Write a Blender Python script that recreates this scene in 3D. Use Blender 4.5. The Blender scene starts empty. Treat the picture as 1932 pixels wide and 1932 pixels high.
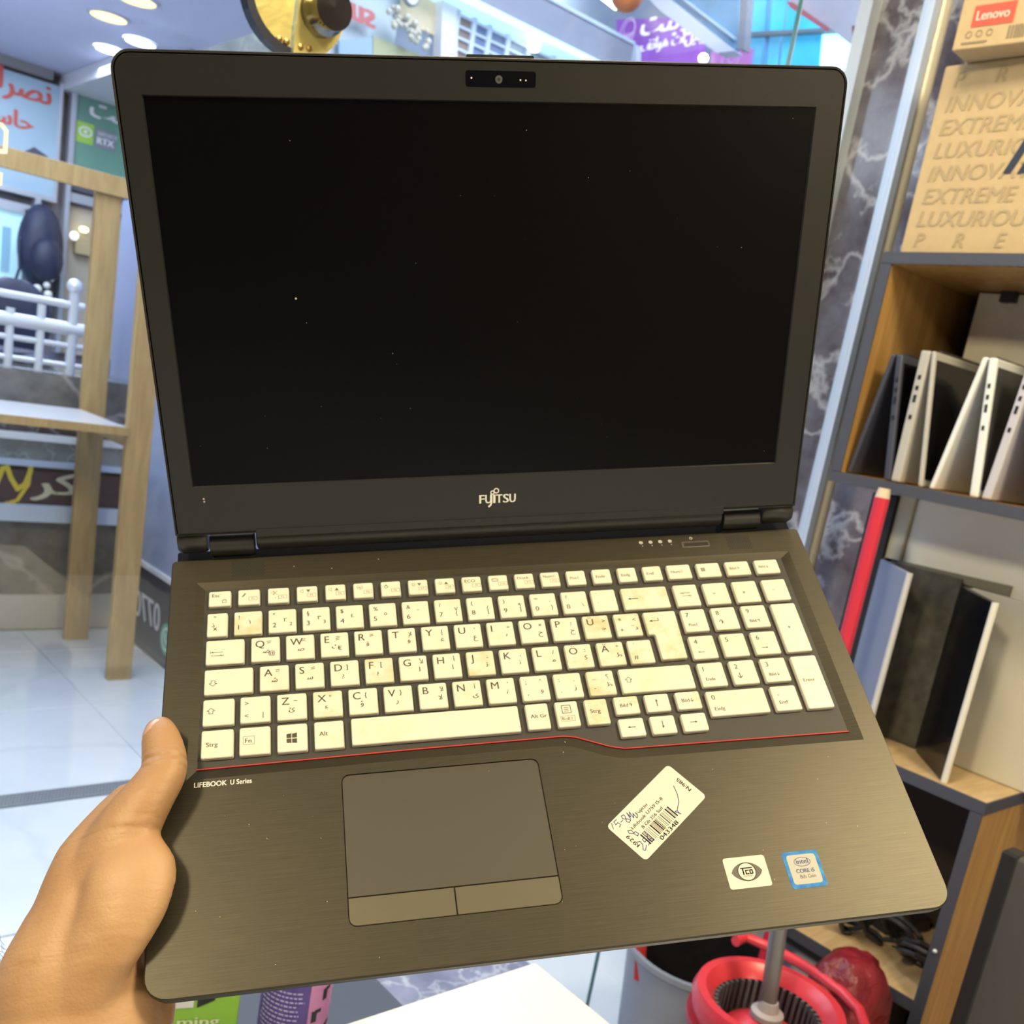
import bpy, bmesh, math, random
from mathutils import Vector, Matrix
random.seed(7)
D = bpy.data
SC = bpy.context.scene
COL = SC.collection
# ------------------------------------------------------------------ camera, world, light, exposure
F_PX, CX, CY, EYE = 1879.17, 966.0, 1174.64, 1.25
PITCH, ROLL, YAW = math.radians(13), math.radians(-10), math.radians(42)
def _cam_axes():
    f = Vector((0, math.cos(PITCH), -math.sin(PITCH))); r = Vector((1, 0, 0)); d = f.cross(r)
    c, s = math.cos(ROLL), math.sin(ROLL)
    r2 = c * r + s * d; d2 = -s * r + c * d
    rz = Matrix.Rotation(-YAW, 3, 'Z')      # room axes: X along the shop front, Y out through it
    return rz @ r2, rz @ d2, rz @ f
CR, CD, CF = _cam_axes()
CAM = Vector((0, 0, EYE))
cd = D.cameras.new('camera'); cam = D.objects.new('camera', cd); COL.objects.link(cam)
m = Matrix.Identity(4)
for i in range(3):
    m[i][0] = CR[i]; m[i][1] = -CD[i]; m[i][2] = -CF[i]; m[i][3] = CAM[i]
cam.matrix_world = m
cd.sensor_width = 36; cd.sensor_fit = 'HORIZONTAL'; cd.lens = 36 * F_PX / 1932; cd.shift_y = (CY - 966) / 1932
cd.clip_start = 0.02; cd.clip_end = 60
cd.dof.use_dof = True; cd.dof.focus_distance = 0.43; cd.dof.aperture_fstop = 22
SC.camera = cam
vs = SC.view_settings
vs.view_transform = 'Standard'; vs.look = 'None'; vs.gamma = 1; vs.use_curve_mapping = False; vs.exposure = 0.0
cy_ = SC.cycles
cy_.max_bounces = 4; cy_.diffuse_bounces = 2; cy_.glossy_bounces = 2; cy_.transmission_bounces = 2; cy_.transparent_max_bounces = 8; cy_.adaptive_threshold = 0.04; cy_.caustics_reflective = False; cy_.caustics_refractive = False
w = D.worlds.new('world'); SC.world = w; w.use_nodes = True
w.node_tree.nodes['Background'].inputs[0].default_value = (0.62, 0.74, 1.0, 1)
w.node_tree.nodes['Background'].inputs[1].default_value = 0.4
def area(name, loc, target, size, power, col, sy=None):
    l = D.lights.new(name, 'AREA'); l.shape = 'RECTANGLE'; l.size = size; l.size_y = sy or size
    l.energy = power; l.color = col
    o = D.objects.new(name, l); COL.objects.link(o); o.location = loc
    o.rotation_euler = (Vector(target) - Vector(loc)).to_track_quat('-Z', 'Y').to_euler()
    return o
WARM = (1.0, 0.83, 0.52)
area('shop_ceiling_light', (-1.30, 0.28, 2.70), (0.15, 0.4, 1.0), 0.30, 42, WARM)
area('shop_ceiling_light', (0.82, -0.55, 2.72), (0.45, 0.3, 1.0), 0.5, 44, WARM)
area('shop_wall_light', (0.45, -2.5, 2.2), (0.35, -2.8, 1.35), 0.35, 75, (1.0, 0.90, 0.74))
area('shop_ceiling_light', (0.55, 0.75, 2.74), (1.2, 0.8, 1.0), 0.4, 19, (1.0, 0.86, 0.62))
area('mall_ceiling_light', (0.4, 3.1, 2.46), (0.5, 3.1, 0), 1.8, 56, (0.70, 0.82, 1.0))
area('mall_ceiling_fill', (0.2, 4.7, 2.0), (0.9, 5.4, 2.52), 0.8, 14, (0.72, 0.78, 1.0))  # added unseen uplight that brightens the mall ceiling
area('mall_ceiling_light', (1.2, 5.3, 2.46), (1.3, 5.3, 0), 1.2, 42, (0.74, 0.83, 1.0))
area('mall_ceiling_light', (3.4, 3.0, 4.5), (3.6, 4.0, 2.5), 2.4, 150, (0.82, 0.9, 1.0))

# ------------------------------------------------------------------ pixel helpers (1932 frame) : ray through a pixel met with a room plane
def ray(px, py):
    return CR * ((px - CX) / F_PX) + CD * ((py - CY) / F_PX) + CF
def onX(px, py, X):
    d = ray(px, py); return CAM + d * (X / d.x)
def onY(px, py, Y):
    d = ray(px, py); return CAM + d * (Y / d.y)
def onZ(px, py, Z):
    d = ray(px, py); return CAM + d * ((Z - EYE) / d.z)

# ------------------------------------------------------------------ materials
MATS = {}
def M(name, col, rough=0.5, metal=0.0, noise=None, bump=None, emit=0.0, coat=0.0, col2=None, stretch=None, trans=0.0, spec=0.5):
    if name in MATS: return MATS[name]
    mt = D.materials.new(name); mt.use_nodes = True; MATS[name] = mt
    nt = mt.node_tree; b = nt.nodes['Principled BSDF']
    c = (*col, 1)
    b.inputs['Base Color'].default_value = c; b.inputs['Roughness'].default_value = rough
    b.inputs['Metallic'].default_value = metal; b.inputs['Coat Weight'].default_value = coat
    b.inputs['Specular IOR Level'].default_value = spec
    if trans: b.inputs['Transmission Weight'].default_value = trans
    if emit:
        b.inputs['Emission Color'].default_value = c; b.inputs['Emission Strength'].default_value = emit
    if noise or bump:
        tc = nt.nodes.new('ShaderNodeTexCoord'); mp = nt.nodes.new('ShaderNodeMapping')
        nt.links.new(tc.outputs['Object'], mp.inputs[0])
        if stretch: mp.inputs['Scale'].default_value = stretch
    if noise:
        n = nt.nodes.new('ShaderNodeTexNoise'); n.inputs['Scale'].default_value = noise[0]; n.inputs['Detail'].default_value = 6
        nt.links.new(mp.outputs[0], n.inputs[0])
        r = nt.nodes.new('ShaderNodeValToRGB'); nt.links.new(n.outputs[0], r.inputs[0])
        k = noise[1]
        r.color_ramp.elements[0].position = 0.5 - noise[2] if len(noise) > 2 else 0.3
        r.color_ramp.elements[1].position = 0.5 + noise[2] if len(noise) > 2 else 0.7
        c2 = col2 or tuple(x * (1 - k) for x in col)
        r.color_ramp.elements[0].color = (*c2, 1); r.color_ramp.elements[1].color = c
        nt.links.new(r.outputs[0], b.inputs['Base Color'])
        if emit: nt.links.new(r.outputs[0], b.inputs['Emission Color'])
    if bump:
        n2 = nt.nodes.new('ShaderNodeTexNoise'); n2.inputs['Scale'].default_value = bump[0]; n2.inputs['Detail'].default_value = 4
        nt.links.new(mp.outputs[0], n2.inputs[0])
        bp = nt.nodes.new('ShaderNodeBump'); bp.inputs['Strength'].default_value = bump[1]; bp.inputs['Distance'].default_value = bump[2] if len(bump) > 2 else 0.001
        nt.links.new(n2.outputs[0], bp.inputs['Height']); nt.links.new(bp.outputs[0], b.inputs['Normal'])
    return mt
def marble(name, base, base2, vein, scale=4.0, rough=0.15, width=0.035):
    mt = D.materials.new(name); mt.use_nodes = True; MATS[name] = mt
    nt = mt.node_tree; b = nt.nodes['Principled BSDF']; N = nt.nodes.new; L = nt.links.new
    tc = N('ShaderNodeTexCoord')
    n1 = N('ShaderNodeTexNoise'); n1.inputs['Scale'].default_value = scale * 1.3; n1.inputs['Detail'].default_value = 5
    L(tc.outputs['Object'], n1.inputs[0])
    mx = N('ShaderNodeMix'); mx.data_type = 'VECTOR'; mx.inputs[0].default_value = 0.22
    L(tc.outputs['Object'], mx.inputs[4]); L(n1.outputs['Color'], mx.inputs[5])
    v = N('ShaderNodeTexVoronoi'); v.feature = 'DISTANCE_TO_EDGE'; v.inputs['Scale'].default_value = scale
    L(mx.outputs[1], v.inputs['Vector'])
    r = N('ShaderNodeValToRGB'); r.color_ramp.elements[0].position = 0.0; r.color_ramp.elements[0].color = (1, 1, 1, 1)
    r.color_ramp.elements[1].position = width; r.color_ramp.elements[1].color = (0, 0, 0, 1)
    L(v.outputs['Distance'], r.inputs[0])
    n2 = N('ShaderNodeTexNoise'); n2.inputs['Scale'].default_value = scale * 0.9; n2.inputs['Detail'].default_value = 8; n2.inputs['Roughness'].default_value = 0.65
    L(tc.outputs['Object'], n2.inputs[0])
    r2 = N('ShaderNodeValToRGB'); r2.color_ramp.elements[0].position = 0.35; r2.color_ramp.elements[1].position = 0.68
    r2.color_ramp.elements[0].color = (*base, 1); r2.color_ramp.elements[1].color = (*base2, 1)
    L(n2.outputs[0], r2.inputs[0])
    ml = N('ShaderNodeMath'); ml.operation = 'MULTIPLY'; L(r.outputs[0], ml.inputs[0]); L(n2.outputs[0], ml.inputs[1])
    m2 = N('ShaderNodeMix'); m2.data_type = 'RGBA'; L(ml.outputs[0], m2.inputs[0]); L(r2.outputs[0], m2.inputs[6]); m2.inputs[7].default_value = (*vein, 1)
    L(m2.outputs[2], b.inputs['Base Color']); b.inputs['Roughness'].default_value = rough
    return mt
def wood(name, c1, c2, scale=(1, 1, 1), rough=0.45):
    mt = D.materials.new(name); mt.use_nodes = True; MATS[name] = mt
    nt = mt.node_tree; b = nt.nodes['Principled BSDF']; N = nt.nodes.new; L = nt.links.new
    tc = N('ShaderNodeTexCoord'); mp = N('ShaderNodeMapping'); mp.inputs['Scale'].default_value = scale; L(tc.outputs['Object'], mp.inputs[0])
    n = N('ShaderNodeTexNoise'); n.inputs['Scale'].default_value = 6; n.inputs['Detail'].default_value = 7; n.inputs['Distortion'].default_value = 0.6
    L(mp.outputs[0], n.inputs[0])
    r = N('ShaderNodeValToRGB'); r.color_ramp.elements[0].position = 0.33; r.color_ramp.elements[1].position = 0.68
    r.color_ramp.elements[0].color = (*c2, 1); r.color_ramp.elements[1].color = (*c1, 1)
    L(n.outputs[0], r.inputs[0]); L(r.outputs[0], b.inputs['Base Color']); b.inputs['Roughness'].default_value = rough
    return mt
def glass(name, tint, refl=0.07):
    mt = D.materials.new(name); mt.use_nodes = True; MATS[name] = mt
    nt = mt.node_tree; nt.nodes.clear(); N = nt.nodes.new; L = nt.links.new
    o = N('ShaderNodeOutputMaterial'); t = N('ShaderNodeBsdfTransparent'); t.inputs[0].default_value = (*tint, 1)
    g = N('ShaderNodeBsdfGlossy'); g.inputs['Roughness'].default_value = 0.0
    mx = N('ShaderNodeMixShader'); mx.inputs[0].default_value = refl
    L(t.outputs[0], mx.inputs[1]); L(g.outputs[0], mx.inputs[2]); L(mx.outputs[0], o.inputs[0])
    return mt

# ------------------------------------------------------------------ geometry helpers
class G:
    """collects verts and faces, links them as one mesh object"""
    def __init__(s): s.v = []; s.f = []; s.mi = []; s.cur = 0
    def add(s, vs_, fs_):
        o = len(s.v); s.v += [tuple(x) for x in vs_]
        for f in fs_: s.f.append(tuple(i + o for i in f)); s.mi.append(s.cur)
        return s
    def box(s, a, b):
        (x0, y0, z0), (x1, y1, z1) = a, b
        return s.add([(x0,y0,z0),(x1,y0,z0),(x1,y1,z0),(x0,y1,z0),(x0,y0,z1),(x1,y0,z1),(x1,y1,z1),(x0,y1,z1)],
            [(0,3,2,1),(4,5,6,7),(0,1,5,4),(1,2,6,5),(2,3,7,6),(3,0,4,7)])
    def hexa(s, p):   # 8 points: bottom loop ccw then top loop
        return s.add(p, [(0,3,2,1),(4,5,6,7),(0,1,5,4),(1,2,6,5),(2,3,7,6),(3,0,4,7)])
    def slab(s, p0, p1, up, t, w_):   # bar from p0 to p1, thickness t along up, width w_ along the third axis
        p0, p1, up = Vector(p0), Vector(p1), Vector(up).normalized()
        d = (p1 - p0).normalized(); sd = d.cross(up).normalized(); up = sd.cross(d)
        q = []
        for p in (p0, p1):
            for a, b in ((-1,-1),(1,-1),(1,1),(-1,1)): q.append(p + sd * (a * w_ / 2) + up * (b * t / 2))
        return s.add(q, [(0,1,2,3),(7,6,5,4),(0,4,5,1),(1,5,6,2),(2,6,7,3),(3,7,4,0)])
    def rings(s, rings, cap0=True, cap1=True, closed=False):
        n = len(rings[0]); o = len(s.v)
        for r in rings: s.v += [tuple(p) for p in r]
        R = len(rings)
        for i in range(R if closed else R - 1):
            for j in range(n):
                a = o + i * n + j; b = o + i * n + (j + 1) % n; c = o + ((i + 1) % R) * n + (j + 1) % n; d = o + ((i + 1) % R) * n + j
                s.f.append((a, b, c, d)); s.mi.append(s.cur)
        if not closed:
            if cap0: s.f.append(tuple(o + j for j in reversed(range(n)))); s.mi.append(s.cur)
            if cap1: s.f.append(tuple(o + (R - 1) * n + j for j in range(n))); s.mi.append(s.cur)
        return s
    def tube(s, pts, r, n=10, closed=False):
        pts = [Vector(p) for p in pts]; rs = r if isinstance(r, (list, tuple)) else [r] * len(pts)
        up = None; out = []
        for i, p in enumerate(pts):
            if closed: t = (pts[(i + 1) % len(pts)] - pts[i - 1]).normalized()
            else: t = (pts[min(i + 1, len(pts) - 1)] - pts[max(i - 1, 0)]).normalized()
            if up is None: up = t.orthogonal().normalized()
            up = (up - t * up.dot(t)).normalized(); sd = t.cross(up)
            out.append([p + (up * math.cos(k * math.tau / n) + sd * math.sin(k * math.tau / n)) * rs[i] for k in range(n)])
        return s.rings(out, closed=closed)
    def lathe(s, prof, c=(0, 0, 0), n=32, sx=1.0, sy=1.0, cap0=True, cap1=True):
        return s.rings([[(c[0] + r * sx * math.cos(k * math.tau / n), c[1] + r * sy * math.sin(k * math.tau / n), c[2] + z) for k in range(n)] for r, z in prof], cap0, cap1)
    def prism(s, poly, z0, z1):
        return s.rings([[(x, y, z0) for x, y in poly], [(x, y, z1) for x, y in poly]])
    def sphere(s, c, r, nu=16, nv=10, sc=(1, 1, 1)):
        rr = []
        for i in range(1, nv):
            a = math.pi * i / nv
            rr.append([(c[0] + r * sc[0] * math.sin(a) * math.cos(k * math.tau / nu), c[1] + r * sc[1] * math.sin(a) * math.sin(k * math.tau / nu), c[2] - r * sc[2] * math.cos(a)) for k in range(nu)])
        return s.rings(rr)
    def xf(s, fn): s.v = [tuple(fn(Vector(p))) for p in s.v]; return s
    def make(s, name, mat, parent=None, smooth=False, bevel=0, label=None, cat=None, group=None, kind=None, mw=None):
        me = D.meshes.new(name); me.from_pydata(s.v, [], s.f)
        ms = mat if isinstance(mat, (list, tuple)) else [mat]
        for x in ms: me.materials.append(x)
        if len(ms) > 1: me.polygons.foreach_set('material_index', s.mi)
        bm = bmesh.new(); bm.from_mesh(me); bmesh.ops.recalc_face_normals(bm, faces=bm.faces); bm.to_mesh(me); bm.free()
        if smooth: me.shade_smooth(); me.set_sharp_from_angle(angle=math.radians(40))
        me.update()
        return link(name, me, parent, label, cat, group, kind, bevel, mw)
def link(name, me, parent=None, label=None, cat=None, group=None, kind=None, bevel=0, mw=None):
    o = D.objects.new(name, me); COL.objects.link(o)
    if mw is not None: o.matrix_world = mw
    if parent: o.parent = parent
    if label: o['label'] = label
    if cat: o['category'] = cat
    if group: o['group'] = group
    if kind: o['kind'] = kind
    if bevel:
        b = o.modifiers.new('bevel', 'BEVEL'); b.width = bevel; b.segments = 2; b.limit_method = 'ANGLE'
    return o
def empty(name, loc, label, cat, group=None, mw=None):
    o = D.objects.new(name, None); COL.objects.link(o); o.empty_display_size = 0.05
    if mw is not None: o.matrix_world = mw
    else: o.location = loc
    o['label'] = label; o['category'] = cat
    if group: o['group'] = group
    bpy.context.view_layer.update()
    return o
class P:
    """part maker: points given in world space, stored relative to the thing's base"""
    def __init__(s, root): s.r = root; s.o = Vector(root.location)
    def __call__(s, g, name, mat, parent=None, **k):
        o = s.o; g.v = [(x - o.x, y - o.y, z - o.z) for x, y, z in g.v]
        return g.make(name, mat, parent or s.r, **k)
def rrect(x0, y0, x1, y1, r, n=4):
    if not isinstance(r, (list, tuple)): r = [r] * 4      # bl, br, tr, tl
    out = []
    for (cx, cy, a0, rr) in ((x0 + r[0], y0 + r[0], 180, r[0]), (x1 - r[1], y0 + r[1], 270, r[1]), (x1 - r[2], y1 - r[2], 0, r[2]), (x0 + r[3], y1 - r[3], 90, r[3])):
        for i in range(n + 1):
            a = math.radians(a0 + 90 * i / n); out.append((cx + rr * math.cos(a), cy + rr * math.sin(a)))
    return out
def inset(poly, d):
    n = len(poly); out = []
    for i in range(n):
        p0, p1, p2 = Vector(poly[i - 1]), Vector(poly[i]), Vector(poly[(i + 1) % n])
        a = (p1 - p0); b = (p2 - p1)
        if a.length < 1e-9: a = b
        if b.length < 1e-9: b = a
        na = Vector((-a.y, a.x)).normalized(); nb = Vector((-b.y, b.x)).normalized(); nn = (na + nb)
        nn = nn / max(nn.length_squared / 2, 0.3) if nn.length > 1e-6 else na
        out.append(tuple(p1 + nn * d))
    return out
def fill_with_holes(loops, z):
    """flat triangulated sheet bounded by the first loop with the others cut out"""
    bm = bmesh.new(); es = []
    for lp in loops:
        v = [bm.verts.new((x, y, z)) for x, y in lp]
        es += [bm.edges.new((v[i], v[(i + 1) % len(v)])) for i in range(len(v))]
    bmesh.ops.triangle_fill(bm, use_beauty=True, use_dissolve=False, edges=es, normal=(0, 0, 1))
    bm.verts.index_update()
    vs_ = [tuple(v.co) for v in bm.verts]; fs_ = [tuple(v.index for v in f.verts) for f in bm.faces]
    bm.free(); return vs_, fs_
# ------------------------------------------------------------------ lettering: flat print, cap height 1
_fc = D.curves.new('lettering', 'FONT'); _fo = D.objects.new('lettering', _fc); _fc.resolution_u = 3; _fc.fill_mode = 'FRONT'
_tc = {}
def T(sx):
    if sx not in _tc:
        _fc.body = sx; me = D.meshes.new_from_object(_fo)
        vs_ = [(v.co.x / 0.69, v.co.y / 0.69) for v in me.vertices]; fs_ = [tuple(p.vertices) for p in me.polygons]
        x0 = min((v[0] for v in vs_), default=0); x1 = max((v[0] for v in vs_), default=0)
        _tc[sx] = ([(x - x0, y) for x, y in vs_], fs_, x1 - x0); D.meshes.remove(me)
    return _tc[sx]
def put(g, sx, x, y, h, z=0.0, align='l', wide=None, rot=0.0, flip=False, slant=0.0, bold=0.0):
    v, f, wd = T(sx); k = h; kx = (wide / wd) if wide else h
    off = 0 if align == 'l' else (-wd * kx / 2 if align == 'c' else -wd * kx)
    c, s_ = math.cos(rot), math.sin(rot)
    for bi, b in enumerate((0,) if not bold else (-bold, bold, 0)):
        q = []; zz_ = z + bi * 0.003 * h
        for (a, b_) in v:
            u = (a * kx + off + b + slant * b_ * k); t = b_ * k
            if flip: u = -u
            q.append((x + u * c - t * s_, y + u * s_ + t * c, zz_))
        g.add(q, f)
    return wd * kx
def AR(s_): return s_[::-1]     # presentation forms are laid out left to right
def quad(g, x0, y0, x1, y1, z=0.0): return g.add([(x0,y0,z),(x1,y0,z),(x1,y1,z),(x0,y1,z)], [(0,1,2,3)])
def poly(g, pts, z=0.0): return g.add([(x, y, z) for x, y in pts], [tuple(range(len(pts)))])
def stroke(g, pts, w_, z=0.0, closed=False):
    n = len(pts)
    for i in range(n if closed else n - 1):
        a, b = Vector(pts[i]), Vector(pts[(i + 1) % n]); d = b - a
        if d.length < 1e-9: continue
        nn = Vector((-d.y, d.x)).normalized() * w_ / 2; e = d.normalized() * w_ * 0.3
        poly(g, [tuple(a - nn - e), tuple(b - nn + e), tuple(b + nn + e), tuple(a + nn - e)], z + (i % 2) * w_ * 0.02 + i * w_ * 0.001)
def disc(g, x, y, r, z=0.0, n=10): return poly(g, [(x + r * math.cos(k * math.tau / n), y + r * math.sin(k * math.tau / n)) for k in range(n)], z)
def ring(g, x, y, r, w_, z=0.0, n=20, sx=1.0): stroke(g, [(x + sx * r * math.cos(k * math.tau / n), y + r * math.sin(k * math.tau / n)) for k in range(n)], w_, z, True)
def plane_map(o, xd, yd):
    o, xd, yd = Vector(o), Vector(xd).normalized(), Vector(yd).normalized(); nd = xd.cross(yd)
    return lambda p: o + xd * p.x + yd * p.y + nd * p.z
# ================================================================== the setting
floor_m = marble('white_floor_stone', (0.66, 0.71, 0.79), (0.78, 0.81, 0.86), (0.60, 0.65, 0.73), 1.6, 0.22, 0.02)
grout = M('grout', (0.70, 0.74, 0.80), 0.8)
plum = marble('plum_marble', (0.085, 0.060, 0.070), (0.24, 0.23, 0.27), (0.80, 0.78, 0.82), 7.0, 0.12, 0.075)
plum_light = marble('plum_marble_paving', (0.20, 0.20, 0.29), (0.38, 0.38, 0.50), (0.85, 0.86, 0.9), 9.0, 0.2, 0.06)
grey_stone = marble('grey_stone', (0.05, 0.05, 0.05), (0.26, 0.25, 0.24), (0.5, 0.48, 0.45), 2.6, 0.15, 0.03)
green_stone = marble('green_grey_stone', (0.22, 0.25, 0.25), (0.42, 0.45, 0.44), (0.6, 0.62, 0.6), 6, 0.2, 0.04)
white_paint = M('white_paint', (0.80, 0.81, 0.84), 0.6)
lav_paint = M('lavender_ceiling_paint', (0.66, 0.70, 0.92), 0.6)
alu = M('brushed_aluminium', (0.72, 0.76, 0.86), 0.3, 0.6)
alu_blue = M('blue_white_aluminium', (0.62, 0.74, 0.95), 0.35, 0.2)
steel = M('polished_steel', (0.60, 0.57, 0.47), 0.35, 0.2)
shop_wall = M('shop_wall_paint', (0.30, 0.26, 0.20), 0.7)
fl = G().box((-3.2, -3.0, -0.08), (6.2, 7.6, -0.006)).make('floor', grout, kind='structure')
tile_me = None
def tile(x0, y0, x1, y1, mat, name='floor_tile'):
    g = G(); e = 0.0025; b = 0.002
    lo = rrect(x0 + e, y0 + e, x1 - e, y1 - e, 0.001, 1); hi = rrect(x0 + e + b, y0 + e + b, x1 - e - b, y1 - e - b, 0.001, 1)
    g.rings([[(x, y, -0.006) for x, y in lo], [(x, y, -0.0015) for x, y in lo], [(x, y, 0) for x, y in hi]], cap0=False)
    return g.make(name, mat, fl)
TS = 0.6
for i in range(-2, 4):
    for j in range(0, 6):
        x0, y0 = i * TS - 0.1, 1.70 + (0.06 if j > 1 else 0) + j * TS - (0.35 if j < 2 else 0.35)
        x1 = min(x0 + TS, 1.47)
        if x1 - x0 < 0.05 or y0 > 4.0: continue
        y1 = min(y0 + TS, 4.09)
        if j == 1: y1 = 2.535
        if j == 2: y0 = 2.605
        y0 = max(y0, 1.62)
        if y1 - y0 > 0.05: tile(x0, y0, x1, y1, floor_m)
for i in range(2): tile(-0.1 + i * 0.8, 1.10, 0.7 + i * 0.8, 1.62, plum_light, 'paving_slab')
G().box((-3.0, -2.8, -0.006), (1.9, 1.09, 0.0)).make('floor_tile', floor_m, fl)
# perforated threshold strip
tg = G().box((-1.6, 2.537, -0.006), (1.47, 2.603, 0.004))
th = tg.make('trim_1', M('threshold_metal', (0.42, 0.45, 0.48), 0.4, 0.7), kind='structure')
hg = G()
for i in range(230):
    for j in range(5): disc(hg, -0.55 + i * 0.0088 + (0.0044 if j % 2 else 0), 2.546 + j * 0.012, 0.0030, 0.0043, 6)
hg.make('perforation', M('perforation_dark', (0.12, 0.13, 0.15), 0.7), th)
# shop shell behind and above the camera
G().box((1.9, -2.8, 0), (2.08, 1.355, 2.9)).make('wall_right', plum, kind='structure')
G().box((1.868, 1.335, 0), (1.90, 1.365, 2.9)).make('trim_2', M('white_corner_bead', (0.78, 0.82, 0.88), 0.4), kind='structure')
G().box((-3.0, -2.95, 0), (1.9, -2.8, 2.9)).make('wall_back', shop_wall, kind='structure')
G().box((-3.15, -2.95, 0), (-3.0, 1.1, 2.9)).make('wall_left', shop_wall, kind='structure')
G().box((-3.15, -2.95, 2.8), (2.08, 1.12, 2.9)).make('ceiling', M('shop_ceiling_paint', (0.75, 0.72, 0.66), 0.7), kind='structure')
# frameless glass shop front
gl = glass('clear_glass', (0.955, 0.975, 0.985), 0.045); gle = M('glass_edge', (0.05, 0.17, 0.17), 0.15)
wroot = D.objects.new('window_1', None); COL.objects.link(wroot); wroot['kind'] = 'structure'
for x0, x1 in ((-3.0, 0.5285), (0.5320, 1.357), (1.360, 1.702)):
    g = G().box((x0, 1.097, 0.01), (x1, 1.104, 2.8)); g.mi = [1, 1, 0, 1, 0, 1]
    g.make('glass_pane', [gl, gle if x1 < 1.5 else alu_blue], wroot)
G().box((1.7025, 1.090, 0.0), (1.7215, 1.112, 2.8)).make('trim_3', alu_blue, kind='structure')
# mall: far wall, low ceiling with soffit, side panel
G().box((-3.0, 6.62, 0), (2.42, 6.75, 2.6)).make('wall_far', M('mall_far_wall', (0.34, 0.33, 0.38), 0.6, noise=(9, 0.45)), kind='structure')
G().box((-3.0, 3.7, 2.52), (1.98, 6.75, 2.62)).make('ceiling_mall', lav_paint, kind='structure')
p0 = onZ(70, 126, 2.52); p1 = onZ(135, 152, 2.46)
G().box((1.80, 5.55, 2.44), (2.40, 6.60, 2.519)).make('trim_4', white_paint, kind='structure')
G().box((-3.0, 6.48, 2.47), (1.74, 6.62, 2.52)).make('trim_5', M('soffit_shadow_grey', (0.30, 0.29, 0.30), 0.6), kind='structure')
G().box((1.48, 2.72, 0.345), (1.50, 4.43, 1.72)).make('wall_side_panel', M('frosted_blue_panel', (0.40, 0.47, 0.68), 0.25, noise=(1.4, 0.18), stretch=(1, 1, 0.25)), kind='structure')
sb = G().box((1.474, 2.72, 0.0), (1.50, 4.43, 0.33)).make('baseboard_side', M('dark_slate_band', (0.045, 0.05, 0.07), 0.3), kind='structure')
G().box((1.466, 2.72, 0.328), (1.50, 4.43, 0.346)).make('trim_6', white_paint, kind='structure')
for s_, pa, pb_, h_ in (('0770', (300, 1193), (254, 1160), 0.105), ('818', (217, 1127), (184, 1106), 0.085)):
    a_, b_ = onX(*pa, 1.4735), onX(*pb_, 1.4735); tx = G(); put(tx, s_, 0, 0, h_, flip=True, slant=0.12, bold=0.0025, wide=abs(b_.y - a_.y))
    tx.xf(plane_map((1.4735, a_.y, a_.z), (0, -1, 0), (0, 0, 1))).make('phone_number_print', M('white_print', (0.86, 0.87, 0.9), 0.5), sb)
tx = G(); disc(tx, 0, 0, 0.062, 0, 24); tx.cur = 1; ring(tx, 0, 0, 0.042, 0.009, 0.0006); stroke(tx, [(-0.016, 0.02), (-0.01, -0.004), (0.016, -0.02)], 0.011, 0.0006)
tx.xf(plane_map((1.4733, onX(314, 1207, 1.4733).y, onX(314, 1207, 1.4733).z), (0, -1, 0), (0, 0, 1))).make('messenger_roundel', [M('whatsapp_green', (0.10, 0.52, 0.33), 0.4), MATS['white_print']], sb)

# parapet with steps of stone, metal strips and a sign fascia
PY = 4.10
def zpar(y): return onY(50, y, PY).z
par = D.objects.new('wall_parapet', None); COL.objects.link(par); par['kind'] = 'structure'
G().box((-2.2, PY + 0.02, 0), (1.465, PY + 1.30, zpar(700))).make('parapet_core', grey_stone, par)
x = -2.2
while x < 1.4:
    G().box((x + 0.002, PY, 0), (min(x + 0.62, 1.464) - 0.002, PY + 0.02, zpar(1122))).make('skirting_tile', M('skirting_tile_grey', (0.56, 0.57, 0.55), 0.4, noise=(3, 0.1)), par); x += 0.62
pieces = [(782, 799, alu_blue, 0.03), (799, 815, plum, 0.0), (815, 828, white_paint, 0.03), (828, 866, green_stone, 0.0), (866, 877, alu_blue, 0.03), (948, 979, alu_blue, 0.05)]
for a, b, mt, pr in pieces:
    G().box((-2.2, PY - 0.005 - pr, zpar(b)), (1.464, PY + 0.02, zpar(a))).make('fascia_strip', mt, par)
sg = G().box((-1.6, PY - 0.03, zpar(945)), (1.464, PY + 0.02, zpar(885))).make('sign_board', M('aubergine_sign_board', (0.06, 0.03, 0.045), 0.4),
    label='dark aubergine sign board with cream and yellow Arabic lettering below the railing', cat='sign')
tx = G(); put(tx, AR('\ufedb\ufeae'), 0, 0, 0.085, bold=0.006, wide=0.17)
o_ = onY(60, 930, PY - 0.032)
tx.xf(plane_map(o_, (1, 0, 0), (0, 0, 1))).make('lettering', M('cream_lettering', (0.72, 0.70, 0.50), 0.5), sg)
tx = G(); pts = [(0, 0.02), (0.02, 0.085), (0.035, 0.09), (0.05, 0.05), (0.075, 0.01), (0.10, 0.03), (0.115, 0.075), (0.118, 0.10)]
stroke(tx, pts, 0.018); stroke(tx, [(0.118, 0.10), (0.112, 0.03), (0.075, -0.035), (0.02, -0.055), (-0.04, -0.05)], 0.014)
o_ = onY(-8, 925, PY - 0.032)
tx.xf(plane_map(o_, (1, 0, 0), (0, 0, 1))).make('swash_emblem', M('yellow_lettering', (0.85, 0.66, 0.06), 0.5), sg)

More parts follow.
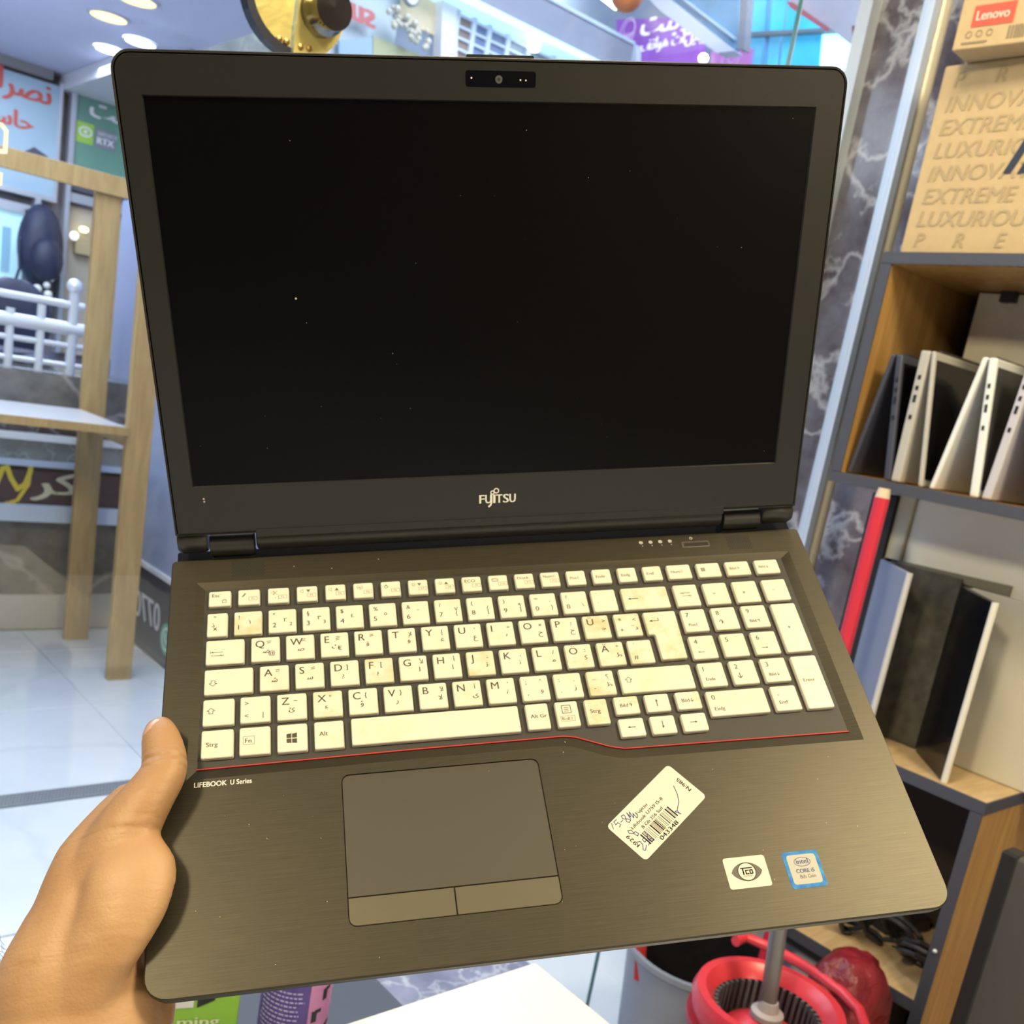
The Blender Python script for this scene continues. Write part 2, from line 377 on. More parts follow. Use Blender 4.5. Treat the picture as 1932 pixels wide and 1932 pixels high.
# stainless railing on the parapet
RY = 4.25
rz = lambda px, y: onY(px, y, RY)
zt = zpar(700)
rail = empty('railing', (0.6, RY, zt), 'white metal railing with ball finial above the stone parapet', 'railing'); rp = P(rail)
railm = M('white_lacquered_steel', (0.80, 0.84, 0.92), 0.25, 0.3)
for px, ytop in ((79, 574), (141, 552), (20, 580)):
    q = rz(px, ytop); rp(G().tube([(q.x, RY, zt), (q.x, RY, q.z)], 0.016 if px != 141 else 0.019, 10), 'post', railm, smooth=True)
q = rz(141, 541); rp(G().sphere((q.x, RY, q.z), 0.03, 14, 10), 'ball_finial', railm, smooth=True)
for y, r in ((566, 0.014), (612, 0.026), (645, 0.011), (683, 0.011), (704, 0.010)):
    q = rz(80, y); rp(G().tube([(-0.9, RY, q.z), (rz(160, y).x, RY, q.z)], r, 10), 'rail', railm, smooth=True)

# wooden stand seen through the glass
oak = wood('pale_planed_pine', (0.46, 0.315, 0.135), (0.36, 0.235, 0.095), (9, 9, 0.9), 0.5)
st = empty('wooden_display_stand', (1.1, 3.7, 0), 'tall pale pine display stand with shelf behind the glass', 'stand'); sp = P(st)
a, b = onY(142, 1205, 3.956), onY(222, 1280, 3.46)
for cx_, cy_, w_, zt_ in ((a.x, 3.956, 0.090, 1.72), (b.x, 3.46, 0.086, 1.72), (a.x - 1.25, 3.956, 0.090, 1.72), (b.x - 1.25, 3.46, 0.086, 1.72)):
    sp(G().box((cx_ - w_ / 2, cy_ - 0.016, 0.0), (cx_ + w_ / 2, cy_ + 0.016, zt_)), 'leg', oak, bevel=0.003)
sp(G().box((a.x - 1.30, 3.922, 1.675), (a.x + 0.14, 3.938, 1.742)), 'top_rail', oak, bevel=0.002)
zs = 0.905
sp(G().box((b.x - 1.3, 3.442, zs - 0.022), (b.x - 0.0435, 3.938, zs)), 'shelf_board', M('pale_lacquered_shelf', (0.70, 0.70, 0.72), 0.2), bevel=0.002)
sp(G().box((b.x - 1.3, 3.430, zs - 0.026), (b.x - 0.0435, 3.4415, zs + 0.001)), 'edge_strip', oak)
for xx in (a.x, a.x - 1.25): sp(G().box((xx - 0.02, 3.476, zs - 0.075), (xx + 0.02, 3.940, zs - 0.026)), 'bearer', oak)

# ---- far shops at the end of the mall
FY = 6.5
def fbox(name, p0, p1, Y, th_, mat, **k):
    a_, b_ = onY(*p0, Y), onY(*p1, Y)
    return G().box((min(a_.x, b_.x), Y, min(a_.z, b_.z)), (max(a_.x, b_.x), Y + th_, max(a_.z, b_.z))).make(name, mat, **k)
blue_s = M('pale_blue_sign_face', (0.42, 0.60, 0.74), 0.4, noise=(3, 0.12))
s1 = G().box((1.05, FY, 1.86), (1.782, FY + 0.05, 2.452)).make('shop_sign', blue_s, label='pale blue hanging sign with red Arabic lettering at far end', cat='sign')
redl = M('red_lettering', (0.62, 0.09, 0.08), 0.5)
tx = G(); put(tx, AR('\ufee7\ufebc\ufeae'), 0.245, -0.0, 0.105, bold=0.006, align='r')
put(tx, AR('\ufedf\ufede'), -0.005, 0.01, 0.115, bold=0.006, align='r')
put(tx, AR('\ufea3\ufe8e\ufeb3\ufe92'), 0.16, -0.16, 0.085, bold=0.005, align='r')
o_ = onY(5, 172, FY - 0.004)
tx.xf(plane_map(o_, (1, 0, 0), (0, 0, 1))).make('lettering', redl, s1)
tx = G(); poly(tx, [(0, 0), (0.07, 0.055), (0.13, 0.03), (0.2, -0.01), (0.2, -0.03), (0.02, -0.02)])
tx.xf(plane_map(onY(38, 290, FY - 0.004), (1, 0, 0), (0, 0, 1))).make('sign_picture', M('sign_navy', (0.06, 0.07, 0.12), 0.5), s1)
G().box((1.05, FY - 0.012, 1.835), (1.80, FY + 0.06, 1.862)).make('frame_edge', alu, s1); G().box((1.78, FY - 0.012, 1.862), (1.80, FY + 0.06, 2.47)).make('frame_edge', alu, s1)
s2 = G().box((1.875, FY, 2.03), (2.34, FY + 0.05, 2.462)).make('shop_sign', M('green_sign_face', (0.20, 0.46, 0.33), 0.4, noise=(2.2, 0.3), col2=(0.13, 0.27, 0.24)), label='green hanging sign with white Arabic lettering beside the blue sign', cat='sign')
wl = MATS['white_print']
tx = G(); put(tx, AR('\ufe8e\ufe96'), 0, 0, 0.10, bold=0.005); tx.xf(plane_map(onY(170, 218, FY - 0.004), (1, 0, 0), (0, 0, 1))).make('lettering', wl, s2)
o_ = onY(143, 262, FY - 0.003)
tx = G(); quad(tx, 0, -0.01, 0.095, 0.10); tx.cur = 1; ring(tx, 0.05, 0.052, 0.024, 0.009, 0.001, sx=1.4); disc(tx, 0.05, 0.052, 0.011, 0.001)
tx.xf(plane_map(o_, (1, 0, 0), (0, 0, 1))).make('eye_logo', [M('lime_green', (0.38, 0.66, 0.10), 0.4), wl], s2)
o_ = onY(179, 272, FY - 0.003)
tx = G(); quad(tx, 0, -0.012, 0.115, 0.088); tx.cur = 1; put(tx, 'RTX', 0.012, 0.008, 0.035, 0.001, bold=0.002); put(tx, 'GEFORCE', 0.012, 0.055, 0.018, 0.001)
tx.xf(plane_map(o_, (1, 0, 0), (0, 0, 1))).make('badge', [M('badge_grey', (0.25, 0.26, 0.32), 0.5), wl], s2)
G().box((1.855, FY - 0.015, 2.0), (1.876, FY + 0.06, 2.49)).make('frame_edge', alu, s2); G().box((1.855, FY - 0.015, 2.462), (2.34, FY + 0.06, 2.49)).make('frame_edge', alu, s2)
for px, w_, zl in ((121, 0.026, 1.0), (66, 0.03, 1.0)):
    q = onY(px, 420, FY + 0.02); zt_ = 2.47 if px == 121 else 1.834
    G().box((q.x - w_ / 2, FY - 0.02, zl), (q.x + w_ / 2, FY + 0.05, zt_)).make('aluminium_post', alu, label='slim aluminium post between blue and green signs' if px == 121 else 'aluminium post under the pale blue sign', cat='post', group='posts of the far shop front')
q = onY(137, 372, FY); G().box((q.x - 0.03, FY, q.z - 0.025), (q.x + 0.42, FY + 0.018, q.z + 0.025)).make('aluminium_post', alu, label='horizontal aluminium bar under the green sign', cat='post', group='posts of the far shop front')
q = onY(139, 340, FY); G().box((q.x - 0.02, FY + 0.02, q.z - 0.05), (q.x + 0.42, FY + 0.05, min(q.z + 0.09, 1.998))).make('slate_fascia', M('slate_panel', (0.09, 0.10, 0.15), 0.4), label='slate panel directly below the green sign', cat='fascia')
# cyan shop window with frame
c1 = empty('shop_window', (1.35, FY, 1.0), 'bright cyan lit shop window under the blue sign', 'window'); cp = P(c1)
a_, b_ = onY(-60, 372, FY + 0.03), onY(40, 562, FY + 0.03)
cp(G().box((a_.x, FY + 0.03, 1.0), (onY(48, 400, FY).x, FY + 0.06, onY(20, 395, FY).z)), 'pane', M('lit_cyan_window', (0.50, 0.82, 0.94), 0.3, emit=0.55, noise=(4, 0.2)))
zf = onY(20, 388, FY).z
cp(G().box((a_.x, FY, zf - 0.025), (onY(58, 400, FY).x, FY + 0.05, zf + 0.025)), 'frame', alu); cp(G().box((onY(49, 450, FY).x - 0.012, FY, 1.0), (onY(49, 450, FY).x + 0.012, FY + 0.05, zf)), 'frame', alu)
q = onY(14, 470, FY + 0.02); cp(G().box((q.x - 0.03, FY + 0.015, q.z - 0.12), (q.x + 0.012, FY + 0.03, q.z + 0.12)), 'display_card', M('blue_card', (0.30, 0.55, 0.72), 0.5))
# warm beige shop interior right of the posts
bx = empty('shop_recess', (2.05, FY + 0.06, 1.0), 'beige lit recess of a shop right of the post', 'panel'); bp_ = P(bx)
bp_(G().box((onY(132, 420, FY).x, FY + 0.06, 1.0), (2.40, FY + 0.10, onY(150, 390, FY).z)), 'back_wall', M('beige_wall', (0.52, 0.46, 0.38), 0.6))
q = onY(157, 462, FY + 0.03); bp_(G().box((q.x - 0.05, FY + 0.0, q.z - 0.055), (q.x + 0.055, FY + 0.06, q.z + 0.05)), 'carton', M('far_carton', (0.52, 0.40, 0.22), 0.6))
q = onY(158, 433, FY); bp_(G().sphere((q.x, FY, q.z), 0.022, 12, 8, (1.2, 1, 0.75)), 'lamp_bulb', M('warm_bulb', (1.0, 0.85, 0.35), 0.4, emit=5), smooth=True)
q = onY(140, 445, FY); bp_(G().sphere((q.x, FY, q.z), 0.026, 12, 8), 'lamp_bulb', M('white_bulb', (0.95, 0.97, 1.0), 0.4, emit=1.2), smooth=True)
# hanging navy backpack
navy = M('navy_nylon', (0.030, 0.036, 0.085), 0.55, noise=(14, 0.4), bump=(40, 0.4, 0.004))
q = onY(76, 465, 6.392)
bk = empty('backpack', (q.x, 6.392, q.z - 0.26), 'dark navy backpack hanging in front of the cyan window', 'backpack'); bkp = P(bk)
bkp(G().sphere((q.x, 6.392, q.z), 0.17, 20, 14, (0.72, 0.55, 1.35)), 'body', navy, smooth=True)
bkp(G().sphere((q.x + 0.015, 6.31, q.z - 0.07), 0.12, 16, 12, (0.75, 0.55, 1.0)), 'front_pocket', navy, smooth=True)
bkp(G().tube([(q.x - 0.09, 6.392, q.z + 0.1), (q.x - 0.12, 6.36, q.z), (q.x - 0.11, 6.36, q.z - 0.14), (q.x - 0.135, 6.36, q.z - 0.24)], 0.008, 8), 'strap', navy, smooth=True)
bkp(G().tube([(q.x - 0.02, 6.392, q.z + 0.18), (q.x, 6.392, q.z + 0.235), (q.x + 0.03, 6.392, q.z + 0.18)], 0.009, 8), 'grab_handle', navy, smooth=True)
q2 = onY(103, 440, 6.42); bkr = M('coral_cloth', (0.58, 0.10, 0.14), 0.7, noise=(12, 0.3))
G().sphere((q2.x, 6.43, q2.z - 0.06), 0.06, 14, 10, (0.6, 0.5, 2.2)).make('hanging_cloth', bkr, smooth=True, label='coral red cloth hanging behind the navy backpack', cat='cloth')
for (px, py, r, sx) in ((25, 600, 0.10, 1.6), (25, 668, 0.11, 1.5), (75, 680, 0.07, 1.1)):
    yb_ = {(25, 600): 4.85, (85, 585): 5.1, (25, 668): 4.62, (75, 680): 4.55}[(px, py)]; q = onY(px, py, yb_)
    G().sphere((q.x, yb_, q.z), r, 18, 12, (sx, 0.6, (q.z - zt - 0.001) / r)).make('stuffed_bag', navy, smooth=True, label={25: 'dark bag behind the railing at frame edge', 85: 'small dark bag between the railing posts'}.get(px, 'dark bag low behind the railing') if py < 640 else ('large dark bag behind the lower railing bars' if px == 25 else 'rounded dark bag behind the nearest railing post'), cat='bag', group='dark bags behind the railing')
q = onY(88, 545, 6.3); tg = G()
for k, (dx, dz, r) in enumerate(((-0.09, -0.02, 0.022), (-0.05, -0.01, 0.026), (0.0, 0.02, 0.02), (0.01, -0.03, 0.024), (0.02, 0.06, 0.018))): tg.sphere((q.x + dx, 6.3, q.z + dz), r, 10, 8)
bkp(tg, 'bead_charm', M('cream_beads', (0.8, 0.8, 0.74), 0.35), smooth=True)
# ceiling downlights of the mall, plus warm discs standing in for reflected glow
def downlight(px, py, z, r, mat, label):
    q = onZ(px, py, z); o = empty('ceiling_downlight', (q.x, q.y, z), label, 'light', 'mall ceiling downlights'); pp = P(o)
    pp(G().lathe([(r * 1.18, 0.0), (r * 1.18, -0.006), (r * 1.02, -0.008), (r * 1.02, 0.0)], (q.x, q.y, z), 28), 'rim', alu, smooth=True)
    pp(G().lathe([(r, -0.0005), (r, -0.0045)], (q.x, q.y, z), 28), 'lens', mat)
lampm = M('cool_white_lamp', (1.0, 0.97, 0.88), 0.4, emit=9); glow_w = M('warm_reflection_glow', (1.0, 0.74, 0.30), 0.4, emit=2.2)
downlight(208, 93, 2.44, 0.062, lampm, 'round ceiling downlight nearest the laptop corner')
downlight(265, 78, 2.44, 0.062, lampm, 'round ceiling downlight just right of its neighbour')
downlight(205, 30, 2.52, 0.075, glow_w, 'warm oval disc added for a soft reflected glow, lower of the two')
downlight(258, -2, 2.52, 0.075, glow_w, 'warm disc added for a soft reflected glow, cut by the top edge')

# ---- upper right part of the mall
UY = 5.0
lavw = M('lavender_white_wall', (0.66, 0.72, 0.90), 0.6)
G().box((2.40, 7.2, 0), (6.2, 7.35, 5.2)).make('wall_mall_end', lavw, kind='structure')
G().box((5.30, 1.4, 0), (5.45, 7.2, 5.2)).make('wall_mall_right', M('blue_grey_facade', (0.30, 0.42, 0.60), 0.5), kind='structure')
G().box((2.40, 1.4, 4.9), (6.2, 7.35, 5.0)).make('ceiling_high', white_paint, kind='structure')
G().box((1.95, UY + 0.06, 0), (2.62, UY + 0.25, 4.9)).make('wall_pier', green_stone, kind='structure')
sf = G().box((2.62, UY + 0.06, 0), (3.02, UY + 0.20, 3.6)).make('wall_shopfront', M('pale_blue_wall', (0.60, 0.72, 0.82), 0.4), kind='structure')
tx = G(); put(tx, 'su', 0, 0, 0.115, flip=True, bold=0.010, slant=0.2)
tx.xf(plane_map(onY(706, 55, UY), (1, 0, 0), (0, 0, 1))).make('sign_letters', M('soft_red_letters', (0.66, 0.20, 0.20), 0.5), label='red mirrored letters on the pale shop front beside the lock', cat='sign')
def fpoly(name, pts, Y, th_, mat, **k):
    a_ = [onY(x, y, Y) for x, y in pts]; b_ = [p + Vector((0, th_, 0)) for p in a_]
    n = len(pts)
    return G().add(a_ + b_, [tuple(range(n)), tuple(range(2 * n - 1, n - 1, -1))] + [(i, i + n, (i + 1) % n + n, (i + 1) % n) for i in range(n)]).make(name, mat, **k)
def xpoly(name, pts, X, th_, mat, **k):
    a_ = [onX(x, y, X) for x, y in pts]; b_ = [p + Vector((th_, 0, 0)) for p in a_]
    n = len(pts)
    return G().add(a_ + b_, [tuple(range(n)), tuple(range(2 * n - 1, n - 1, -1))] + [(i, i + n, (i + 1) % n + n, (i + 1) % n) for i in range(n)]).make(name, mat, **k)
fpoly('poster', [(704, 68), (704, 110), (800, 120), (792, 103)], UY + 0.02, 0.02, M('olive_poster', (0.56, 0.58, 0.36), 0.5), label='olive yellow poster behind the lid top edge', cat='poster')
fpoly('poster', [(640, 75), (640, 110), (703, 110), (703, 70)], UY + 0.02, 0.02, M('sky_blue_poster', (0.42, 0.60, 0.80), 0.5), label='sky blue poster left of the olive poster', cat='poster')
fpoly('wall_panel', [(736, -40), (736, 28), (838, 75), (838, -40)], UY + 0.10, 0.03, M('peach_glow_wall', (0.85, 0.72, 0.52), 0.5, emit=0.25), label='peach lit wall panel behind the hanging beads', cat='panel')  # weak emission stands in for light falling on the panel
fpoly('wall_panel', [(736, 28), (736, 110), (838, 130), (838, 22)], UY + 0.11, 0.03, M('slate_blue_wall', (0.28, 0.34, 0.46), 0.5), label='slate blue wall panel below the peach panel', cat='panel')
q = onY(773, -6, UY); ck = empty('wall_clock', (q.x, UY, q.z), 'small round white wall clock above the hanging beads', 'clock'); kp = P(ck)
g = G(); g.lathe([(0.048, 0), (0.048, -0.02), (0.04, -0.024)], (0, 0, 0), 24); g.xf(lambda p: Vector((q.x + p.x, UY + p.z + 0.0, q.z + p.y))); kp(g, 'rim', M('clock_rim', (0.45, 0.46, 0.44), 0.3, 0.5), smooth=True)
g = G(); g.lathe([(0.039, 0), (0.039, -0.003)], (0, 0, 0), 24); g.xf(lambda p: Vector((q.x + p.x, UY - 0.022 + p.z, q.z + p.y))); kp(g, 'dial', white_paint)
random.seed(3); ba = []
for k in range(30):
    t_ = random.random(); bxp = 738 + 62 * t_ + random.uniform(-14, 14); byp = 22 + 62 * t_ * 0.9 + random.uniform(-12, 14); ba.append((bxp, byp))
bd = G()
for px, py in ba:
    q = onY(px, py, UY - 0.05); bd.sphere((q.x, UY - 0.05 + random.uniform(-0.02, 0.02), q.z), random.uniform(0.013, 0.02), 8, 6)
bd.make('bead_garland', M('ivory_beads', (0.72, 0.70, 0.60), 0.4), smooth=True, label='ivory bead garland hanging in the upper shop', cat='garland')
fpoly('white_pillar', [(836, -40), (832, 115), (862, 120), (868, -40)], UY + 0.03, 0.10, M('white_glow_pillar', (0.86, 0.88, 0.95), 0.5, emit=0.2), label='white pillar between bead garland and lattice screen', cat='pillar')  # light put into the pillar surface as faint emission
# lattice screen of brown and blue panes
o_ = onY(868, 0, UY); lt = empty('lattice_screen', (o_.x + 0.2, UY + 0.05, 2.7), 'lattice screen of brown and blue panes above the webcam', 'screen'); lp = P(lt)
xs = [onY(870, 40, UY).x, onY(903, 40, UY).x, onY(934, 40, UY).x, onY(972, 40, UY).x, onY(1012, 50, UY).x, onY(1060, 60, UY).x]
brown = M('brown_pane', (0.36, 0.27, 0.24), 0.4); bluep = M('blue_pane', (0.22, 0.30, 0.50), 0.3); greyp = M('grey_blue_pane', (0.26, 0.32, 0.42), 0.3)
zz = [3.16 - 0.055 * i for i in range(9)]
for i in range(5):
    for j in range(7):
        sl = 0.0
        lp(G().box((xs[i] + 0.012, UY + 0.05, zz[j + 1] + 0.004), (xs[i + 1] - 0.012, UY + 0.07, zz[j] - 0.004)), 'pane', brown if i == 0 else (bluep if i < 3 else greyp))
for i, x_ in enumerate(xs): lp(G().box((x_ - 0.013, UY + 0.03, 2.66), (x_ + 0.013, UY + 0.08, 3.18)), 'mullion', M('pale_glow_mullion', (0.66, 0.76, 0.95), 0.4, emit=0.15))  # mullions and bars carry a faint emission to look lit
for z_ in zz: lp(G().box((xs[0], UY + 0.035, z_ - 0.006), (xs[-1], UY + 0.075, z_ + 0.006)), 'glazing_bar', MATS['pale_glow_mullion'])
q = onY(1007, 87, UY - 0.05); G().sphere((q.x, UY - 0.05, q.z), 0.042, 20, 12, (1, 0.6, 0.75)).make('globe_lamp', M('globe_lamp_white', (1, 1, 0.96), 0.4, emit=6), smooth=True, label='bright oval lamp hanging in front of lattice screen', cat='lamp')
# slab edge beam running along the upper floor
bb = empty('edge_beam', (4.0, UY, 3.18), 'grey lavender floor edge beam with lit blue strip', 'beam'); bbp = P(bb)
bbp(G().box((2.9, UY - 0.05, 3.225), (4.62, UY + 0.5, 3.40)), 'beam_face', M('grey_lavender_paint', (0.32, 0.34, 0.44), 0.5))
bbp(G().box((2.9, UY - 0.07, 3.185), (4.62, UY + 0.5, 3.225)), 'light_strip', M('ice_blue_strip', (0.55, 0.85, 0.95), 0.4, emit=0.9))
bbp(G().box((2.9, UY - 0.06, 3.40), (4.62, UY + 0.5, 3.42)), 'cap_rail', M('pale_blue_cap', (0.62, 0.72, 0.88), 0.4))
q = onY(1085, 20, 6.6); G().box((q.x - 0.42, 6.6, q.z - 0.33), (q.x + 0.42, 6.66, q.z + 0.5)).make('light_panel', M('light_panel_white', (0.95, 1.0, 0.97), 0.4, emit=5), label='large glowing white light panel above the edge beam', cat='light')
q = onY(1160, 4, 5.4); G().slab(onY(1135, -12, 5.4), onY(1166, 12, 5.4), (0, 0, 1), 0.04, 0.04).make('tube_light', lampm, label='short white tube light beside the orange globe', cat='light')
q = onY(1183, -12, 4.9); G().sphere((q.x, 4.9, q.z), 0.10, 22, 14).make('globe_ornament', M('orange_globe', (0.80, 0.20, 0.04), 0.4), smooth=True, label='orange globe ornament cut by the top edge', cat='ornament')
# purple backlit sign, facing the atrium
UX = 5.0
purp = M('purple_sign_face', (0.30, 0.10, 0.62), 0.4, emit=0.55, noise=(2.5, 0.4))
ps = xpoly('shop_sign', [(1163, 37), (1163, 120), (1320, 120), (1320, 30)], UX, 0.06, purp, label='purple backlit shop sign with white Arabic lettering', cat='sign')
wpl = M('glowing_white_lettering', (0.90, 0.90, 1.0), 0.5, emit=0.5)
tx = G(); put(tx, AR('\ufe91\ufee8\ufe96') , 0, 0, 0.14, bold=0.008); put(tx, AR('\ufee3\ufeae\ufbab'), 0.36, -0.02, 0.10, bold=0.006)
tx.xf(plane_map(onX(1208, 68, UX - 0.004), (0, -1, 0), (0, 0, 1))).make('lettering', wpl, ps)
tx = G(); put(tx, AR('\ufee3\ufeee\ufe91\ufe8e\ufef3\ufede\ufe8e\ufe95 \ufeeb\ufeee\ufe8d\ufe97\ufed2'), 0, 0, 0.07, bold=0.005, wide=0.62)
tx.xf(plane_map(onX(1208, 97, UX - 0.004), (0, -1, 0), (0, 0, 1))).make('lettering', wpl, ps)
tx = G(); ring(tx, 0, 0, 0.085, 0.008, sx=0.8); ring(tx, 0.01, 0.02, 0.05, 0.006)
for k in range(4): stroke(tx, [(-0.05 + 0.02 * k, -0.06), (0.0 + 0.02 * k, -0.01)], 0.008)
tx.xf(plane_map(onX(1184, 60, UX - 0.004), (0, -1, 0), (0, 0, 1))).make('emblem', M('pink_white_emblem', (0.66, 0.50, 0.85), 0.5, emit=0.3), ps)
xpoly('white_cabinet', [(1163, 82), (1163, 124), (1200, 124), (1200, 84), (1182, 76)], UX - 0.06, 0.05, M('pale_ice_white', (0.66, 0.80, 0.95), 0.5), label='ice white rounded cabinet in front of purple sign', cat='cabinet')
p2 = xpoly('shop_sign', [(1343, 97), (1341, 125), (1412, 125), (1417, 90)], UX - 0.012, 0.03, M('magenta_sign_face', (0.42, 0.16, 0.50), 0.4, emit=0.25), label='small magenta sign below the blue stair panel', cat='sign')
tx = G(); ring(tx, 0, 0, 0.05, 0.005, sx=1.3); ring(tx, 0.01, 0.01, 0.03, 0.004); tx.xf(plane_map(onX(1378, 112, UX - 0.016), (0, -1, 0), (0, 0, 1))).make('emblem', MATS['pink_white_emblem'], p2)
q = onX(1327, 110, UX - 0.03); G().sphere((q.x, q.y, q.z), 0.03, 14, 10, (1, 1, 0.9)).make('spot_lamp', lampm, smooth=True, label='tiny white spot lamp between the two purple signs', cat='lamp')
# stair flights crossing the atrium
s_ = empty('stair_flight', tuple(onX(1300, 60, 4.4)), 'white stair edge with blue glass balustrade crossing purple sign', 'stairs'); ssp = P(s_)
def xprism(pts, X, th_):
    a_ = [onX(x, y, X) for x, y in pts]; b_ = [p + Vector((th_, 0, 0)) for p in a_]; n = len(pts)
    return G().add(a_ + b_, [tuple(range(n)), tuple(range(2 * n - 1, n - 1, -1))] + [(i, i + n, (i + 1) % n + n, (i + 1) % n) for i in range(n)])
ssp(xprism([(1205, -20), (1248, 22), (1352, 100), (1385, 96), (1262, -2), (1240, -20)], 4.4, 0.08), 'stringer', M('white_lavender_stringer', (0.66, 0.72, 0.88), 0.5))
ssp(xprism([(1243, -20), (1262, -2), (1385, 96), (1392, 88), (1394, -20)], 4.44, 0.03), 'balustrade_panel', M('blue_glass_panel', (0.12, 0.36, 0.62), 0.2, noise=(3, 0.3)))
ssp(xprism([(1262, -20), (1285, -2), (1384, 74), (1386, 70), (1292, -2), (1270, -20)], 4.42, 0.02), 'handrail', M('pale_blue_rail', (0.45, 0.66, 0.85), 0.3))
xpoly('steel_column', [(1398, -20), (1391, 92), (1404, 94), (1412, -20)], 4.3, 0.05, M('dark_steel_column', (0.20, 0.24, 0.32), 0.4), label='dark steel column left of the cyan windows', cat='column')
# cyan lit window wall
cy = empty('window_wall', tuple(onX(1500, 60, UX)), 'cyan lit window wall with grey mullions above the lid', 'window'); cyp = P(cy)
cym = M('lit_cyan_pane', (0.06, 0.50, 0.84), 0.25, emit=0.75, noise=(4, 0.3)); cyb = M('lit_ice_pane', (0.55, 1.0, 1.0), 0.25, emit=1.6)
for pts in ([(1409, -25), (1403, 60), (1444, 59), (1450, -25)], [(1452, -25), (1446, 59), (1474, 57), (1484, -25)], [(1490, -25), (1480, 57), (1548, 54), (1556, -25)],
            [(1402, 68), (1396, 130), (1435, 130), (1442, 67)], [(1444, 67), (1437, 130), (1463, 130), (1472, 65)], [(1478, 65), (1470, 132), (1544, 134), (1550, 62)]):
    cyp(xprism(pts, UX + 0.03, 0.02), 'pane', cym)
cyp(xprism([(1552, 62), (1546, 134), (1622, 140), (1622, 60)], UX + 0.03, 0.02), 'bright_pane', cyb)
mul = M('grey_mullion', (0.16, 0.22, 0.28), 0.4)
cyp(xprism([(1398, 61), (1398, 68), (1625, 56), (1625, 49)], UX - 0.02, 0.04), 'transom', mul)
cyp(xprism([(1450, -25), (1438, 132), (1441, 132), (1453, -25)], UX, 0.03), 'glazing_bar', M('blue_bar', (0.08, 0.34, 0.60), 0.4))
s2_ = empty('stair_soffit', tuple(onX(1570, 40, 4.2)), 'grey lavender stair underside with dark red edge above cyan windows', 'stairs'); s2p = P(s2_)
s2p(xprism([(1488, -30), (1490, 2), (1560, 48), (1625, 100), (1660, 100), (1660, -30)], 4.25, 0.1), 'soffit', M('soffit_lavender_grey', (0.42, 0.43, 0.52), 0.5, noise=(2, 0.25)))
s2p(xprism([(1484, 2), (1490, 14), (1556, 57), (1558, 48), (1496, 4)], 4.22, 0.03), 'red_edge', M('dull_red_edge', (0.36, 0.11, 0.14), 0.5))
xpoly('dark_red_box', [(1607, 50), (1611, 86), (1628, 76), (1621, 44)], 4.178, 0.07, M('maroon_box', (0.10, 0.02, 0.03), 0.5), label='small maroon box beside the pillar edge', cat='box')
q = onX(1601, 200, 3.4); q3 = onX(1622, 130, 3.4)
G().box((3.4, q.y - 0.05, 0), (3.46, q.y + 0.09, q3.z)).make('red_column', M('coral_banner', (0.62, 0.14, 0.13), 0.5), label='narrow coral red column between lid and marble pillar', cat='column')

# steel post and lock of the glass front
G().tube([(1.752, 1.11, 0.0), (1.752, 1.11, 2.79)], 0.0205, 24).make('steel_post', steel, smooth=True, label='polished round steel post standing beside the marble wall', cat='post')
LX, LZ, LYs = 0.530, None, 1.094
lc = onY(552, -2, LYs)
lk = empty('door_lock', (lc.x, LYs, lc.z), 'round brass lock split across two glass door leaves', 'lock'); lkp = P(lk)
brass = M('mirror_brass', (0.82, 0.72, 0.26), 0.28, 0.55, bump=(60, 0.3, 0.002)); chrome_d = M('dark_chrome', (0.20, 0.19, 0.18), 0.15, 1.0)
def half_disc(g, c, r0, r1, y0, y1, a0, a1, n=24):
    rr = []
    for k in range(n + 1):
        a = math.radians(a0 + (a1 - a0) * k / n)
        ca, sa = math.cos(a), math.sin(a)
        rr.append([(c.x + r0 * ca, y0, c.z + r0 * sa), (c.x + r1 * ca, y0, c.z + r1 * sa), (c.x + r1 * ca, y1, c.z + r1 * sa), (c.x + r0 * ca, y1, c.z + r0 * sa)])
    g.rings(rr); return g
cl = Vector((lc.x - 0.0018, LYs, lc.z)); cr_ = Vector((lc.x + 0.0018, LYs, lc.z))
lkp(half_disc(G(), cl, 0.0005, 0.050, LYs - 0.010, LYs + 0.001, 90, 270), 'keeper_plate', brass)
lkp(half_disc(G(), cl, 0.050, 0.0585, LYs - 0.014, LYs + 0.001, 90, 270), 'keeper_rim', M('dark_steel_rim', (0.16, 0.18, 0.24), 0.2, 0.9))
lkp(half_disc(G(), cr_, 0.0005, 0.056, LYs - 0.012, LYs + 0.001, -90, 90), 'lock_plate', brass)
kc = onY(612, 22, LYs - 0.02)
g = G(); g.lathe([(0.024, 0), (0.024, 0.012), (0.021, 0.016), (0.021, 0.03), (0.0, 0.031)], (0, 0, 0), 24); g.xf(lambda p: Vector((kc.x + p.x, LYs - 0.012 - p.z, kc.z + p.y))); lkp(g, 'knob', chrome_d, smooth=True)
for px, py in ((527, 74), (541, 79), (567, 89), (583, 92)):
    q = onY(px, py, LYs - 0.012); g = G(); g.lathe([(0.0036, 0), (0.003, 0.003), (0.0005, 0.0036)], (0, 0, 0), 12); g.xf(lambda p: Vector((q.x + p.x, LYs - 0.0105 - p.z, q.z + p.y))); lkp(g, 'screw', M('bronze_screw', (0.42, 0.27, 0.10), 0.25, 0.9), smooth=True)
